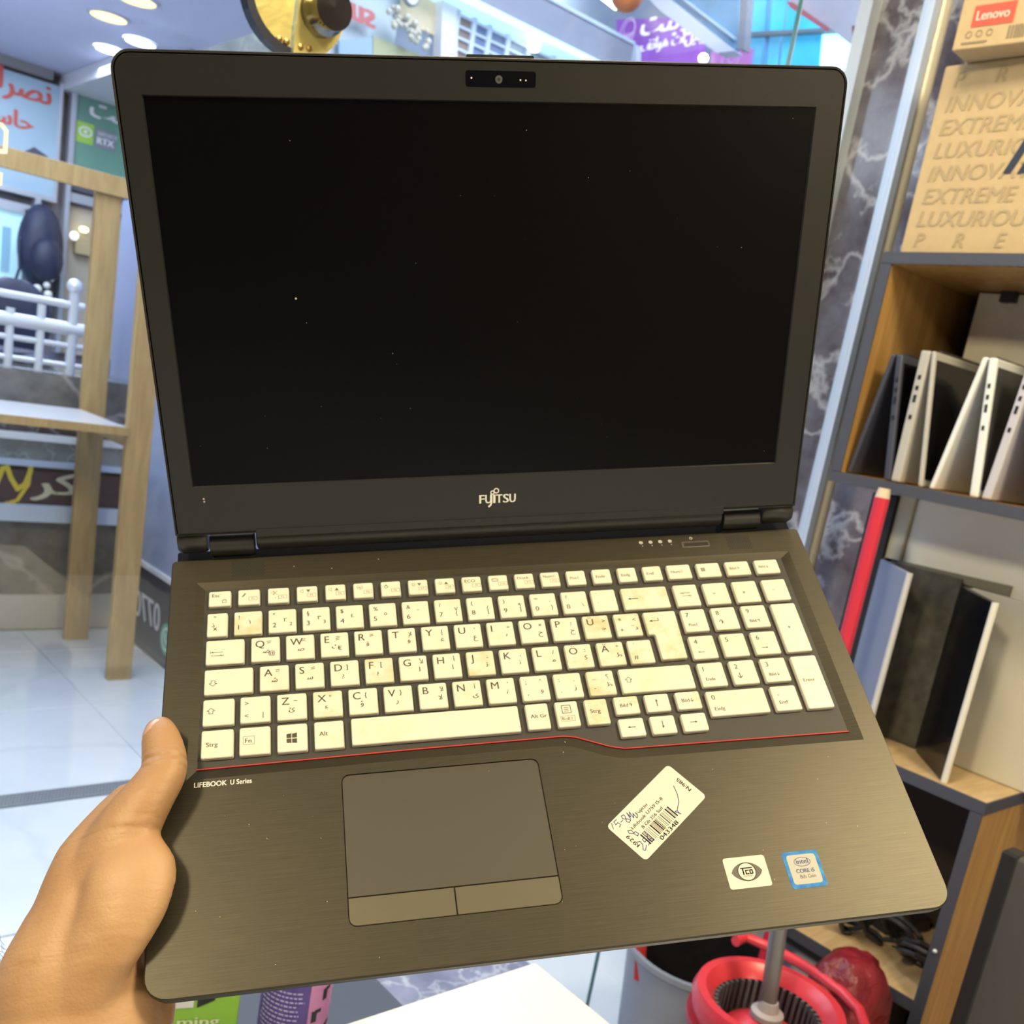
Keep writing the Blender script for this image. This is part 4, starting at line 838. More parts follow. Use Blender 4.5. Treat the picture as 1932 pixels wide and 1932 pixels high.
# spray can and green package
qc = onZ(556, 1893, 0.66); cx_, cy_ = qc.x, max(qc.y, k1.y + 0.055)
sp_ = empty('spray_can', (cx_, cy_, gz), 'purple and pink spray can standing on the grey counter', 'can'); spp = P(sp_)
cr = 0.0325; cm = M('violet_label', (0.10, 0.06, 0.32), 0.3, noise=(20, 0.25))
spp(G().lathe([(cr * 0.96, 0.0008), (cr, 0.005), (cr, 0.205), (cr * 0.93, 0.212), (cr * 0.7, 0.222)], (cx_, cy_, gz), 40), 'can_body', cm, smooth=True)
spp(G().lathe([(cr * 0.72, 0.2225), (cr * 0.72, 0.26), (cr * 0.60, 0.266)], (cx_, cy_, gz), 28), 'cap', M('black_cap', (0.02, 0.02, 0.025), 0.4), smooth=True)
vx = math.atan2(-cy_, -cx_)
def arc_quad(g, a0, a1, z0, z1, r):
    n_ = max(2, int(abs(a1 - a0) / 0.12)); pts = []
    for k in range(n_ + 1):
        a_ = vx + a0 + (a1 - a0) * k / n_; pts.append([(cx_ + r * math.cos(a_), cy_ + r * math.sin(a_), gz + z0), (cx_ + r * math.cos(a_), cy_ + r * math.sin(a_), gz + z1)])
    o = len(g.v)
    for p in pts: g.v += p
    for k in range(n_): g.f.append((o + 2 * k, o + 2 * k + 2, o + 2 * k + 3, o + 2 * k + 1)); g.mi.append(g.cur)
g = G(); arc_quad(g, 0.42, 1.75, 0.01, 0.20, cr * 1.004); spp(g, 'pink_panel', M('pink_label', (0.62, 0.25, 0.52), 0.35))
g = G()
for k in range(40):
    random.seed(k); z = 0.012 + k * 0.0046; a0 = -1.15 + random.uniform(0, 0.12); a1 = 0.30 - random.uniform(0, 0.25)
    x_ = a0
    while x_ < a1:
        w_ = random.uniform(0.05, 0.16); arc_quad(g, x_, min(x_ + w_, a1), z, z + 0.0016, cr * 1.006); x_ += w_ + 0.035
spp(g, 'small_print', M('lilac_ink', (0.52, 0.48, 0.75), 0.5))
g = G()
for k in range(9):
    random.seed(50 + k); a0 = random.uniform(0.5, 1.1); z = 0.02 + k * 0.02; arc_quad(g, a0, a0 + 0.18, z, z + 0.012, cr * 1.007); arc_quad(g, a0 + 0.1, a0 + 0.32, z + 0.009, z + 0.013, cr * 1.007)
spp(g, 'black_motif', M('black_ink', (0.01, 0.01, 0.012), 0.5))
qg = onZ(372, 1915, 0.66); gx, gy = qg.x, qg.y
gp = empty('green_package', (gx, gy, gz), 'lime green package with white lettering by the wrist', 'package'); gpp = P(gp)
fd = Vector((-gx, -gy, 0)).normalized(); sd = Vector((-fd.y, fd.x, 0)); sd = -sd if sd.dot(CR) < 0 else sd
W2, Hh, Dp = 0.036, 0.20, 0.03
def gq(u, v, w__): return Vector((gx, gy, gz)) + sd * u + Vector((0, 0, v)) - fd * w__
gpp(G().hexa([gq(-W2, 0.0008, 0), gq(W2, 0.0008, 0), gq(W2, 0.0008, Dp), gq(-W2, 0.0008, Dp), gq(-W2, Hh, 0), gq(W2, Hh, 0), gq(W2, Hh, Dp), gq(-W2, Hh, Dp)]), 'box_body', M('lime_card', (0.27, 0.56, 0.05), 0.4), bevel=0.002)
pm = plane_map(gq(0, 0, -0.0008), sd, (0, 0, 1)); zq = 0.66 - gz
g = G(); put(g, 'ming', -0.016, zq - 0.012, 0.010, wide=0.036, bold=0.0004, rot=0.05); put(g, 'ct', 0.018, zq - 0.024, 0.011, slant=0.3, bold=0.0004, rot=0.1); g.xf(pm); gpp(g, 'lettering', M('pale_lime_ink', (0.75, 0.85, 0.55), 0.5))
g = G(); poly(g, [(-0.034, zq + 0.006), (-0.004, zq + 0.008), (-0.004, zq + 0.03), (-0.034, zq + 0.03)]); g.cur = 1; poly(g, [(-0.001, zq + 0.008), (0.014, zq + 0.016), (0.014, zq + 0.03), (-0.001, zq + 0.03)]); g.cur = 2; poly(g, [(0.0145, zq + 0.018), (0.030, zq + 0.028), (0.030, zq + 0.034), (0.0145, zq + 0.030)]); g.xf(pm)
gpp(g, 'picture_print', [M('print_white', (0.75, 0.77, 0.8), 0.5), MATS['black_ink'], M('print_orange', (0.75, 0.28, 0.08), 0.5)])
# ================================================================== the laptop in the hand (built in millimetres of its own base, then scaled)
RB = Matrix(((0.9853677480244823, -0.1455784462510853, 0.08864150912682), (-0.06460531859677715, -0.8002757246177084, -0.5961416923824497), (0.15772302927020254, 0.5816920839883609, -0.7979710304660872)))
TB = Vector((-0.15992561869581215, 0.16454356439009007, 0.42981216889014775))
camM = Matrix((CR, CD, CF)).transposed()          # camera axes (right, down, forward) -> room
R3 = camM @ RB; T3 = CAM + camM @ TB
BASE = R3.to_4x4(); BASE.translation = T3
mm = 0.001
lap = empty('laptop', (0, 0, 0), 'large open black laptop with cream keys held in one hand', 'laptop', mw=BASE)
def S(g): g.v = [(x * mm, y * mm, z * mm) for x, y, z in g.v]; return g
def LP(g, name, mat, parent=None, **k): return S(g).make(name, mat, parent or lap, **k)
# materials
def brushed(name, c1, c2, rough, metal):
    mt = D.materials.new(name); mt.use_nodes = True; MATS[name] = mt
    nt = mt.node_tree; b = nt.nodes['Principled BSDF']; N = nt.nodes.new; L = nt.links.new
    tc = N('ShaderNodeTexCoord'); mp = N('ShaderNodeMapping'); mp.inputs['Scale'].default_value = (14, 900, 14); L(tc.outputs['Object'], mp.inputs[0])
    n = N('ShaderNodeTexNoise'); n.inputs['Scale'].default_value = 3; n.inputs['Detail'].default_value = 5; L(mp.outputs[0], n.inputs[0])
    r = N('ShaderNodeValToRGB'); r.color_ramp.elements[0].position = 0.3; r.color_ramp.elements[1].position = 0.75
    r.color_ramp.elements[0].color = (*c1, 1); r.color_ramp.elements[1].color = (*c2, 1); L(n.outputs[0], r.inputs[0]); L(r.outputs[0], b.inputs['Base Color'])
    b.inputs['Roughness'].default_value = rough; b.inputs['Metallic'].default_value = metal
    bp = N('ShaderNodeBump'); bp.inputs['Strength'].default_value = 0.12; bp.inputs['Distance'].default_value = 0.0002; L(n.outputs[0], bp.inputs['Height']); L(bp.outputs[0], b.inputs['Normal'])
    return mt
deck_m = brushed('brushed_black_alloy', (0.040, 0.035, 0.023), (0.062, 0.054, 0.036), 0.40, 0.6)
body_m = M('black_magnesium', (0.018, 0.018, 0.018), 0.45)
tray_m = M('keyboard_tray_black', (0.030, 0.028, 0.024), 0.6)
bez_m = M('bezel_matte_black', (0.0145, 0.0148, 0.0138), 0.34, bump=(1500, 0.15, 0.0002))
pad_m = M('touchpad_satin', (0.052, 0.046, 0.034), 0.5, 0.2); btn_m = M('touchpad_button_satin', (0.105, 0.093, 0.062), 0.42, 0.4)
ink = M('key_legend_ink', (0.05, 0.045, 0.03), 0.6); ink_l = M('key_legend_ink_soft', (0.13, 0.12, 0.08), 0.6)
ink_k = M('added_arabic_ink', (0.03, 0.027, 0.02), 0.6)
white_i = M('white_silk_print', (0.86, 0.85, 0.78), 0.5)
def keymat(name, dirt):
    mt = D.materials.new(name); mt.use_nodes = True; MATS[name] = mt
    nt = mt.node_tree; b = nt.nodes['Principled BSDF']; N = nt.nodes.new; L = nt.links.new
    tc = N('ShaderNodeTexCoord'); n = N('ShaderNodeTexNoise'); n.inputs['Scale'].default_value = 130; n.inputs['Detail'].default_value = 8; n.inputs['Roughness'].default_value = 0.7; L(tc.outputs['Object'], n.inputs[0])
    n2 = N('ShaderNodeTexNoise'); n2.inputs['Scale'].default_value = 45; n2.inputs['Detail'].default_value = 2; L(tc.outputs['Object'], n2.inputs[0])
    ml = N('ShaderNodeMath'); ml.operation = 'MULTIPLY'; L(n.outputs[0], ml.inputs[0]); L(n2.outputs[0], ml.inputs[1])
    r = N('ShaderNodeValToRGB'); r.color_ramp.elements[0].position = 0.24 if dirt < 0.5 else 0.19; r.color_ramp.elements[1].position = 0.42
    r.color_ramp.elements[0].color = (0.70, 0.68, 0.585, 1); r.color_ramp.elements[1].color = (0.70 - 0.22 * dirt, 0.68 - 0.23 * dirt, 0.585 - 0.38 * dirt, 1)
    L(ml.outputs[0], r.inputs[0]); L(r.outputs[0], b.inputs['Base Color']); b.inputs['Roughness'].default_value = 0.5; b.inputs['Specular IOR Level'].default_value = 0.25
    return mt
key_c = keymat('cream_key', 0.22); key_d = keymat('stained_cream_key', 0.85)
# ---- base
W, DD = 384.0, 250.1
outl = rrect(0, 0, W, DD, (11, 11, 2.5, 2.5), 6)
inn = [(18.8, 112.6), (121.8, 113.9), (207, 114.2), (213.5, 113.0), (231, 105.6), (238.5, 103.7), (365.4, 102.2), (366.2, 227.4), (19.0, 228.0)]
out_ = [(14.0, 106.5), (121.8, 107.6), (205, 107.9), (210.5, 106.8), (228, 99.4), (237, 97.2), (371.6, 95.8), (372.2, 231.4), (14.2, 232.6)]
padh = rrect(89.7, 23.2, 190.9, 102.0, 4, 5)
top_in = inset(outl, 0.7)
g = G(); v_, f_ = fill_with_holes([top_in, out_, padh], 0.0); g.add(v_, f_)
def band(g, la, za, lb, zb):
    n = len(la); o = len(g.v); g.v += [(x, y, za) for x, y in la] + [(x, y, zb) for x, y in lb]
    for i in range(n): g.f.append((o + i, o + (i + 1) % n, o + n + (i + 1) % n, o + n + i)); g.mi.append(g.cur)
band(g, top_in, 0.0, outl, -0.9); band(g, outl, -0.9, outl, -2.4)
band(g, out_, 0.0, inn, -1.75); band(g, padh, 0.0, padh, -1.0)
LP(g, 'palm_rest_deck', deck_m)
low = inset(outl, 0.8); low2 = inset(rrect(0, 0, W, DD, (11, 11, 6, 6), 6), 9)
g = G(); band(g, outl, -2.4, low, -3.0); band(g, low, -3.0, low, -7.0); band(g, low, -7.0, low2, -16.0); poly(g, list(reversed(low2)), -16.0)
LP(g, 'bottom_case', body_m)
g = G(); v_, f_ = fill_with_holes([inset(inn, -0.3)], -1.75); g.add(v_, f_); LP(g, 'keyboard_tray', tray_m)
g = G(); g.tube([(x, y, -1.25) for x, y in inn[:7]], 0.34, 8); LP(g, 'accent_line', M('red_accent', (0.62, 0.05, 0.05), 0.35), smooth=True)
LP(G().box((1.5, 246, -14), (382.5, 262, -6)), 'rear_ledge', M('rear_case_blue_black', (0.004, 0.0045, 0.008), 0.7, spec=0.1), bevel=0.0012)
# touchpad
def plate(poly_, z, t, name, mat, ch=0.25):
    lo = poly_; hi = inset(poly_, ch)
    return LP(G().rings([[(x, y, z - t) for x, y in lo], [(x, y, z - ch) for x, y in lo], [(x, y, z) for x, y in hi]], cap0=False), name, mat)
plate(rrect(90.0, 37.55, 190.55, 101.65, (0.3, 0.3, 3.8, 3.8), 5), -0.18, 0.8, 'touchpad', pad_m)
plate(rrect(90.0, 23.55, 139.75, 37.15, (3.8, 0.3, 0.3, 0.3), 5), 0.02, 0.9, 'touchpad_button', btn_m)
plate(rrect(140.2, 23.55, 190.55, 37.15, (0.3, 3.8, 0.3, 0.3), 5), 0.02, 0.9, 'touchpad_button', btn_m)
LP(G().box((89, 22.5, -1.2), (191.5, 102.6, -0.95)), 'touchpad_well', M('well_black', (0.004, 0.004, 0.004), 0.6))
# speaker grilles
for (x0, y0, x1, y1, nm) in ((33.4, 235.4, 52.4, 246.9, 0), (334.2, 235.2, 350.6, 246.4, 1)):
    g = G(); ny = 9
    for j in range(ny):
        n = int((x1 - x0) / 1.55)
        for i in range(n): disc(g, x0 + 0.6 + i * 1.55 + (0.77 if j % 2 else 0), y0 + 0.6 + j * (y1 - y0) / ny, 0.60, 0.03, 6)
    o = LP(g, 'speaker_grille', M('grille_hole', (0.004, 0.004, 0.004), 0.7))
# indicators and power button
g = G()
for i in range(4):
    x = 279.4 + i * 6.2; ring(g, x, 244.8, 1.0, 0.45, 0.04, 12); quad(g, x - 0.6, 244.4, x + 0.6, 245.2, 0.05); disc(g, x + 0.4, 242.0, 0.32, 0.04, 8)
ring(g, 312.0, 246.2, 0.85, 0.3, 0.04, 12); stroke(g, [(312, 246.4), (312, 247.3)], 0.3, 0.05)
LP(g, 'indicator_icons', M('icon_print', (0.55, 0.53, 0.48), 0.5))
pb = plate(rrect(304.4, 238.9, 322.9, 243.8, 0.9, 3), 0.35, 1.0, 'power_button', M('power_button_bright', (0.30, 0.285, 0.25), 0.25, 0.9))
S(quad(G(), 306.2, 239.4, 322.0, 242.2, 0.40)).make('finger_scoop', M('power_button_dark', (0.06, 0.05, 0.048), 0.3, 0.6), pb)
# series name
g = G(); put(g, 'LIFEBOOK', 18.0, 102.1, 2.75, 0.06, wide=15.6, bold=0.07); put(g, 'U Series', 35.4, 102.1, 2.75, 0.06, wide=10.3, bold=0.05); LP(g, 'series_lettering', white_i)
# dust specks
random.seed(21); g = G()
for k in range(34):
    x, y = random.uniform(20, 375), random.uniform(4, 98)
    if 88 < x < 192 and 22 < y < 103 and random.random() < 0.5: continue
    disc(g, x, y, random.uniform(0.08, 0.20), 0.07, 6)
for x, y in ((90.5, 238), (118, 243), (69, 241), (207, 110), (205, 104)): disc(g, x, y, 0.3, 0.05, 6)
o = LP(g, 'dust_specks', M('dust', (0.55, 0.52, 0.45), 0.8)); o['kind'] = 'stuff'

# ---- keys
KT, KB = 0.75, -1.6
def key(x0, y1, x1, y0, legends=(), dirt=False, shape=None, icons=None):
    r = 1.15
    lo = shape or rrect(x0, y0, x1, y1, r, 3)
    mid = inset(lo, 0.12); hi = inset(lo, 0.5)
    g = G().rings([[(x, y, KB) for x, y in lo], [(x, y, KT - 0.45) for x, y in mid], [(x, y, KT) for x, y in hi]], cap0=False)
    k = LP(g, 'key', key_d if dirt else key_c)
    t = G()
    for L_ in legends:
        s, fx, fy, h = L_[:4]; kw_ = L_[4] if len(L_) > 4 else {}
        t.cur = kw_.get('c', 0); kw_ = {k_: v_ for k_, v_ in kw_.items() if k_ != 'c'}
        kw_ = dict(kw_); kw_.setdefault('bold', 0.055); put(t, s, x0 + fx, y1 - fy, h, KT + 0.03, **kw_)
    t.cur = 0
    if icons: icons(t, x0, y1, KT + 0.03)
    if t.v: S(t).make('legend', [ink, ink_k, ink_l], k)
    return k
def arrow(t, x, y, dx, dy, z, w_=0.42, hd=1.15):
    d = Vector((dx, dy)); n = Vector((-d.y, d.x)).normalized(); e = Vector((x, y)) + d; u = d.normalized()
    stroke(t, [(x, y), tuple(e - u * hd)], w_, z); poly(t, [tuple(e), tuple(e - u * hd * 1.3 + n * hd * 0.62), tuple(e - u * hd * 1.3 - n * hd * 0.62)], z)
def tabs(t, x, y, z, L_=5.4):
    arrow(t, x + L_, y, -L_ + 0.4, 0, z, 0.34, 0.9); stroke(t, [(x + 0.2, y - 0.75), (x + 0.2, y + 0.75)], 0.3, z)
    arrow(t, x + 0.6, y - 2.2, L_ - 0.6, 0, z, 0.34, 0.9); stroke(t, [(x + L_ + 0.2, y - 2.95), (x + L_ + 0.2, y - 1.45)], 0.3, z)
def shiftarrow(t, x, y, z, s=1):
    stroke(t, [(x, y), (x + 2.0, y + 1.7 * s), (x + 4.0, y), (x + 3.0, y), (x + 3.0, y - 1.7 * s), (x + 1.0, y - 1.7 * s), (x + 1.0, y)], 0.3, z, True)
# function row
fw = {'F1': None}
frow = [(21.4, 33.7), (37.5, 49.6), (53.9, 65.8), (70.0, 81.7), (86.1, 97.6), (102.0, 113.4), (117.8, 129.2), (133.6, 145.0), (149.3, 160.7), (165.0, 176.4), (180.8, 192.2), (196.5, 207.9), (212.1, 223.5), (227.8, 239.3), (243.6, 255.0), (259.3, 270.8), (275.1, 286.6)]
def boxed(n, x, y):
    def f(t, x0, y1, z):
        t.cur = 2
        w_ = 4.6 if n < 10 else 5.2; quad_ = [(x0 + x, y1 - y), (x0 + x + w_, y1 - y), (x0 + x + w_, y1 - y + 2.4), (x0 + x, y1 - y + 2.4)]
        stroke(t, quad_, 0.18, z, True); put(t, 'F%d' % n, x0 + x + w_ / 2, y1 - y + 0.5, 1.35, z, align='c'); t.cur = 0
    return f
def spk(t, x, y, z): stroke(t, [(x, y), (x, y + 1.1), (x + 0.7, y + 1.1), (x + 1.6, y + 1.9), (x + 1.6, y - 0.8), (x + 0.7, y)], 0.18, z, True)
def sun(t, x, y, z):
    ring(t, x, y, 0.7, 0.2, z, 10)
    for k in range(8): a_ = k * math.pi / 4; stroke(t, [(x + 1.0 * math.cos(a_), y + 1.0 * math.sin(a_)), (x + 1.45 * math.cos(a_), y + 1.45 * math.sin(a_))], 0.2, z)
def fic(n):
    def f(t, x0, y1, z):
        t.cur = 2; x, y = x0 + 2.1, y1 - 4.2
        if n == 1: poly(t, [(x, y - 1), (x + 0.7, y - 1.2), (x + 2.4, y + 1.2), (x + 1.6, y + 1.5)], z)
        if n == 2: spk(t, x, y, z); stroke(t, [(x + 0.9, y - 0.9), (x + 3.2, y + 1.9)], 0.25, z); stroke(t, [(x + 0.9, y + 1.9), (x + 3.2, y - 0.9)], 0.25, z); quad(t, x + 1.9, y - 3.2, x + 2.6, y - 2.9, z)
        if n == 3: spk(t, x, y, z); poly(t, [(x + 3.2, y + 1.6), (x + 5.8, y + 1.6), (x + 4.5, y - 0.5)], z)
        if n == 4: spk(t, x, y, z); poly(t, [(x + 3.2, y - 0.4), (x + 5.8, y - 0.4), (x + 4.5, y + 1.7)], z)
        if n == 5:
            stroke(t, [(x + 1.8, y - 0.9), (x + 1.8, y + 0.9)], 0.3, z); disc(t, x + 1.8, y + 0.9, 0.4, z, 8)
            for s in (-1, 1):
                for r_ in (1.0, 1.7): stroke(t, [(x + 1.8 + s * r_ * math.cos(a_), y + 0.9 + r_ * math.sin(a_)) for a_ in (-0.9, -0.3, 0.3, 0.9)], 0.2, z)
        if n == 6: ring(t, x + 1, y + 0.2, 1.0, 0.35, z, 12); stroke(t, [(x + 1, y + 0.6), (x + 1, y + 2.0)], 0.35, z)
        if n in (7, 8):
            sun(t, x + 1, y + 0.5, z); s = -1 if n == 7 else 1; yy = y + 0.5 - s
            poly(t, [(x + 3.2, yy), (x + 5.6, yy), (x + 4.4, yy + 2.1 * s)], z)
        if n == 10: stroke(t, rrect(x, y - 0.6, x + 3.6, y + 1.6, 0.4, 2), 0.25, z, True); stroke(t, rrect(x + 0.5, y - 0.2, x + 3.1, y + 1.2, 0.3, 2), 0.2, z, True)
        t.cur = 0
        boxed(n, 6.0 if n < 10 else 5.6, 7.9)(t, x0, y1, z)
    return f
FT, FB = 225.2, 214.2
key(*(frow[0][0], FT, frow[0][1], FB), [('Esc', 2.0, 4.4, 2.3)], icons=lambda t, x, y, z: (stroke(t, [(x + 7.6, y - 8.4), (x + 9.8, y - 8.4), (x + 9.8, y - 6.8), (x + 7.6, y - 6.8)], 0.25, z, True), stroke(t, [(x + 7.9, y - 6.8), (x + 8.7, y - 5.9), (x + 9.5, y - 6.8)], 0.25, z)))
for n in range(1, 13):
    x0, x1 = frow[n]; lg = []
    if n == 9: lg = [('ECO', 1.8, 4.4, 2.2, {'c': 2})]
    if n == 11: lg = [('Druck', 1.6, 4.2, 1.9, {'c': 2})]
    if n == 12: lg = [('Num⇩', 1.6, 4.2, 1.9, {'c': 2})]
    key(x0, FT, x1, FB, lg, icons=fic(n))
for n, s in ((13, 'Pos1'), (14, 'Ende'), (15, 'Einfg'), (16, 'Entf')): key(frow[n][0], FT, frow[n][1], FB, [(s, 2.0, 6.6, 2.0, {'c': 2})])
for (x0, x1), s in zip(((290.2, 305.1), (309.0, 323.8), (327.5, 342.7), (346.4, 361.6)), ('Num⇩', None, 'Bild↑', 'Bild↓')):
    key(x0, FT, x1, FB, [(s, 2.2, 6.4, 2.0, {'c': 2})] if s else [], icons=None if s else (lambda t, x, y, z: [stroke(t, [(x + 2.5, y - 4.0 - 0.7 * i), (x + 5.0, y - 4.0 - 0.7 * i)], 0.45, z) for i in range(4)]))
# number row
NT, NB_ = 209.5, 193.3
A2 = {'c': 1}
def A(h=2.6, **k): return dict(c=1, **k)
key(21.1, NT, 32.2, NB_, [('°', 3.6, 5.2, 3.0, A()), ('\u0630', 2.6, 9.6, 2.6, A()), ('x', 3.4, 12.0, 3.0, A())])
nums = [('!', '1', '١', ''), ('"', '2', '٢', '2'), ('§', '3', '٣', '3'), ('$', '4', '٤', ''), ('%', '5', '٥', ''), ('&', '6', '٦', ''), ('/', '7', '٧', '{'), ('(', '8', '٨', '['), (')', '9', '٩', ']'), ('=', '0', '٠', '}'), ('?', 'ß', '', '\\')]
for i, (a_, b_, c_, e_) in enumerate(nums):
    x0 = 35.55 + i * 18.62
    lg = [(a_, 2.6, 5.3, 2.6), (b_, 2.4, 12.4, 3.1)]
    if c_: lg.append((c_, 8.4 if i < 6 else 11.2, 8.8 if i != 9 else 7.2, 2.6, A()))
    if e_: lg.append((e_, 11.6 if i < 6 else 11.6, 11.6, 2.3 if i < 6 else 2.6))
    key(x0, NT, x0 + 15.3, NB_, lg, dirt=(i == 0))
key(239.7, NT, 254.5, NB_, [('`', 3, 4.5, 2.2), ('´', 3, 11.5, 2.2)])
key(258.1, NT, 286.3, NB_, icons=lambda t, x, y, z: arrow(t, x + 9.4, y - 8.2, -6.2, 0, z, 0.5, 1.3), dirt=True)
key(290.3, NT, 305.1, NB_, icons=lambda t, x, y, z: tabs(t, x + 4.0, y - 6.4, z, 5.6))
for (x0, x1), s in zip(((308.8, 323.9), (327.5, 342.8), (346.4, 361.7)), ('÷', 'x', '−')): key(x0, NT, x1, NB_, [(s, 5.0, 9.4, 2.6)])
# Q row
QT, QB = 190.9, 174.6
key(21.0, QT, 41.4, QB, icons=lambda t, x, y, z: tabs(t, x + 2.4, y - 8.2, z, 6.6))
F_ = lambda s: s
qrow = [('Q', '\u064b\u0301', '\ufebf', '@'), ('W', '\u064c', '\ufebb', ''), ('E', '\u064f', '\u062b', '€'), ('R', '\u064c', '\ufed7', ''), ('T', '\ufef9', '\ufed3', ''), ('Y', '\u0625', '\ufecf', ''), ('U', '‘', '\u0639', ''), ('I', '÷', '\u0647', ''), ('O', '×', '\u062e', ''), ('P', '؛', '\u062d', ''), ('Ü', '>', '\ufe9f', ''), (None, '<', '\u062f', '')]
def dashes(t, x, y, z, n=2):
    t.cur = 1
    for k in range(n): stroke(t, [(x, y - 1.0 * k), (x + 1.9, y - 1.0 * k + 0.35)], 0.38, z)
    t.cur = 0
def letter_key(x0, yt, yb, L_, up, dn, extra, i, dirt=False, col=0.55):
    lg = []
    if L_: lg.append((L_, 2.4, 6.8, 4.5))
    ux = 8.2 if i < 4 else 10.9; dx_ = 6.2 if i < 4 else 10.4
    ic = None
    if up in ('\u064b\u0301', '\u064c', '\u064f', '\u0650', '\u064d'):
        ic = lambda t, x, y, z: dashes(t, x + ux + 0.4, y - 3.2, z, 2 if up != '\u064f' else 3)
    elif up: lg.append((up, ux + 0.4, 5.6, 2.7, A()))
    if dn: lg.append((dn, dx_, 10.8, 3.0, A(bold=0.06)))
    if extra: lg.append((extra, 9.4, 12.2, 2.6))
    key(x0, yt, x0 + 15.4, yb, lg, dirt=dirt, icons=ic)
for i, (L_, u_, d_, e_) in enumerate(qrow):
    x0 = 44.9 + i * 18.62
    if L_ is None:
        key(x0, QT, x0 + 15.3, QB, [('*', 2.4, 6.6, 3.4), ('+', 2.4, 13.0, 2.8), ('<', 11.0, 6.0, 2.6, A()), ('\u062f', 11.2, 12.0, 3.0, A()), ('~', 9.3, 9.8, 2.2, A())], dirt=True)
    else: letter_key(x0, QT, QB, L_, u_, d_, e_, i, dirt=L_ in ('Ü',))
# ISO enter
es = [(272.6, 156.9), (286.2, 156.9), (287.0, 157.7), (287.3, 190.1), (286.5, 190.9), (268.5, 190.9), (267.6, 190.1), (267.8, 175.4), (268.6, 174.6), (271.0, 174.6), (271.7, 173.8), (271.8, 157.7)]
key(267.6, QT, 287.3, 156.9, [], dirt=True, shape=es, icons=lambda t, x, y, z: (stroke(t, [(x + 8.4, y - 4.6), (x + 8.4, y - 6.6), (x + 4.0, y - 6.6)], 0.45, z), poly(t, [(x + 2.6, y - 6.6), (x + 4.6, y - 5.8), (x + 4.6, y - 7.4)], z)))
for (x0, x1), a_, b_ in zip(((290.4, 305.2), (309.0, 324.0), (327.8, 342.9)), '789', ('Pos1', '↑', 'Bild↑')): key(x0, QT, x1, QB, [(a_, 2.6, 5.6, 3.0), (b_, 3.0, 12.2, 2.0 if b_ != '↑' else 3.2)])
key(346.7, QT, 362.2, 155.6, [('+', 5.6, 19.0, 2.8)])
# home row
HT, HB = 171.6, 155.4
key(20.8, HT, 46.1, HB, icons=lambda t, x, y, z: shiftarrow(t, x + 2.6, y - 9.0, z, -1), dirt=False)
hrow = [('A', '\u0650', '\ufeb7', ''), ('S', '\u064d', '\ufeb3', ''), ('D', ']', '\ufef3', ''), ('F', '[', '\ufe91', ''), ('G', '\ufef7', '\ufedf', ''), ('H', '\u0623', '\u0627', ''), ('J', '-', '\ufe97', ''), ('K', '،', '\ufee7', ''), ('L', '/', '\ufee3', ''), ('Ö', ':', '\ufedb', ''), ('Ä', '"', '\u0637', '')]
for i, (L_, u_, d_, e_) in enumerate(hrow): letter_key(49.5 + i * 18.62, HT, HB, L_, u_, d_, e_, i, dirt=L_ in 'JÖÄF')
key(253.7, HT, 267.8, HB, [("'", 3.6, 4.6, 2.6), ('#', 2.4, 13.0, 2.8)], dirt=True)
for (x0, x1), a_, b_ in zip(((290.3, 305.4), (309.2, 324.2), (327.9, 343.2)), '456', ('←', '', '→')): key(x0, HT, x1, HB, [(a_, 2.8, 5.6, 3.0)], icons=(lambda t, x, y, z: arrow(t, x + 7.4, y - 11.4, -4.0, 0, z, 0.4, 1.0)) if b_ == '←' else ((lambda t, x, y, z: arrow(t, x + 4.4, y - 11.4, 4.0, 0, z, 0.4, 1.0)) if b_ == '→' else None))
# Z row
ZT, ZBm = 152.7, 136.5
key(20.7, ZT, 36.7, ZBm, icons=lambda t, x, y, z: shiftarrow(t, x + 2.2, y - 7.2, z))
key(39.6, ZT, 55.1, ZBm, [('>', 2.4, 5.6, 2.8), ('<', 2.4, 13.2, 2.8), ('|', 11.6, 12.8, 2.8)])
zrow = [('Z', '~', '\u0626', ''), ('X', '°', '\u0621', ''), ('C', '{', '\u0624', ''), ('V', '}', '\u0631', ''), ('B', '\ufef5', '\ufefb', ''), ('N', '\u0622', '\u0649', ''), ('M', "'", '\u0629', '')]
for i, (L_, u_, d_, e_) in enumerate(zrow): letter_key(58.4 + i * 18.62, ZT, ZBm, L_, u_, d_, e_, i, dirt=L_ == 'X')
for i, (a_, b_, u_, d_) in enumerate(((';', ',', "'", '\u0648'), (':', '.', '.', '\u0632'), ('_', '-', '؟', '\u0638'))):
    x0 = 188.75 + i * 18.62; key(x0, ZT, x0 + 15.4, ZBm, [(a_, 2.8, 5.4, 2.8), (b_, 3.0, 12.4, 2.8), (u_, 11.0, 5.6, 2.8, A()), (d_, 10.4, 11.0, 3.0, A())], dirt=i == 2)
key(244.6, ZT, 286.6, ZBm, icons=lambda t, x, y, z: shiftarrow(t, x + 2.8, y - 7.4, z))
for (x0, x1), a_, b_ in zip(((290.5, 305.6), (309.3, 324.4), (328.0, 343.2)), '123', ('Ende', '↓', 'Bild↓')): key(x0, ZT, x1, ZBm, [(a_, 2.8, 5.6, 3.0), (b_, 3.0, 12.0, 2.0 if b_ != '↓' else 3.4)])
key(346.7, ZT, 362.3, 117.2, [('Enter', 3.0, 17.6, 2.2)])
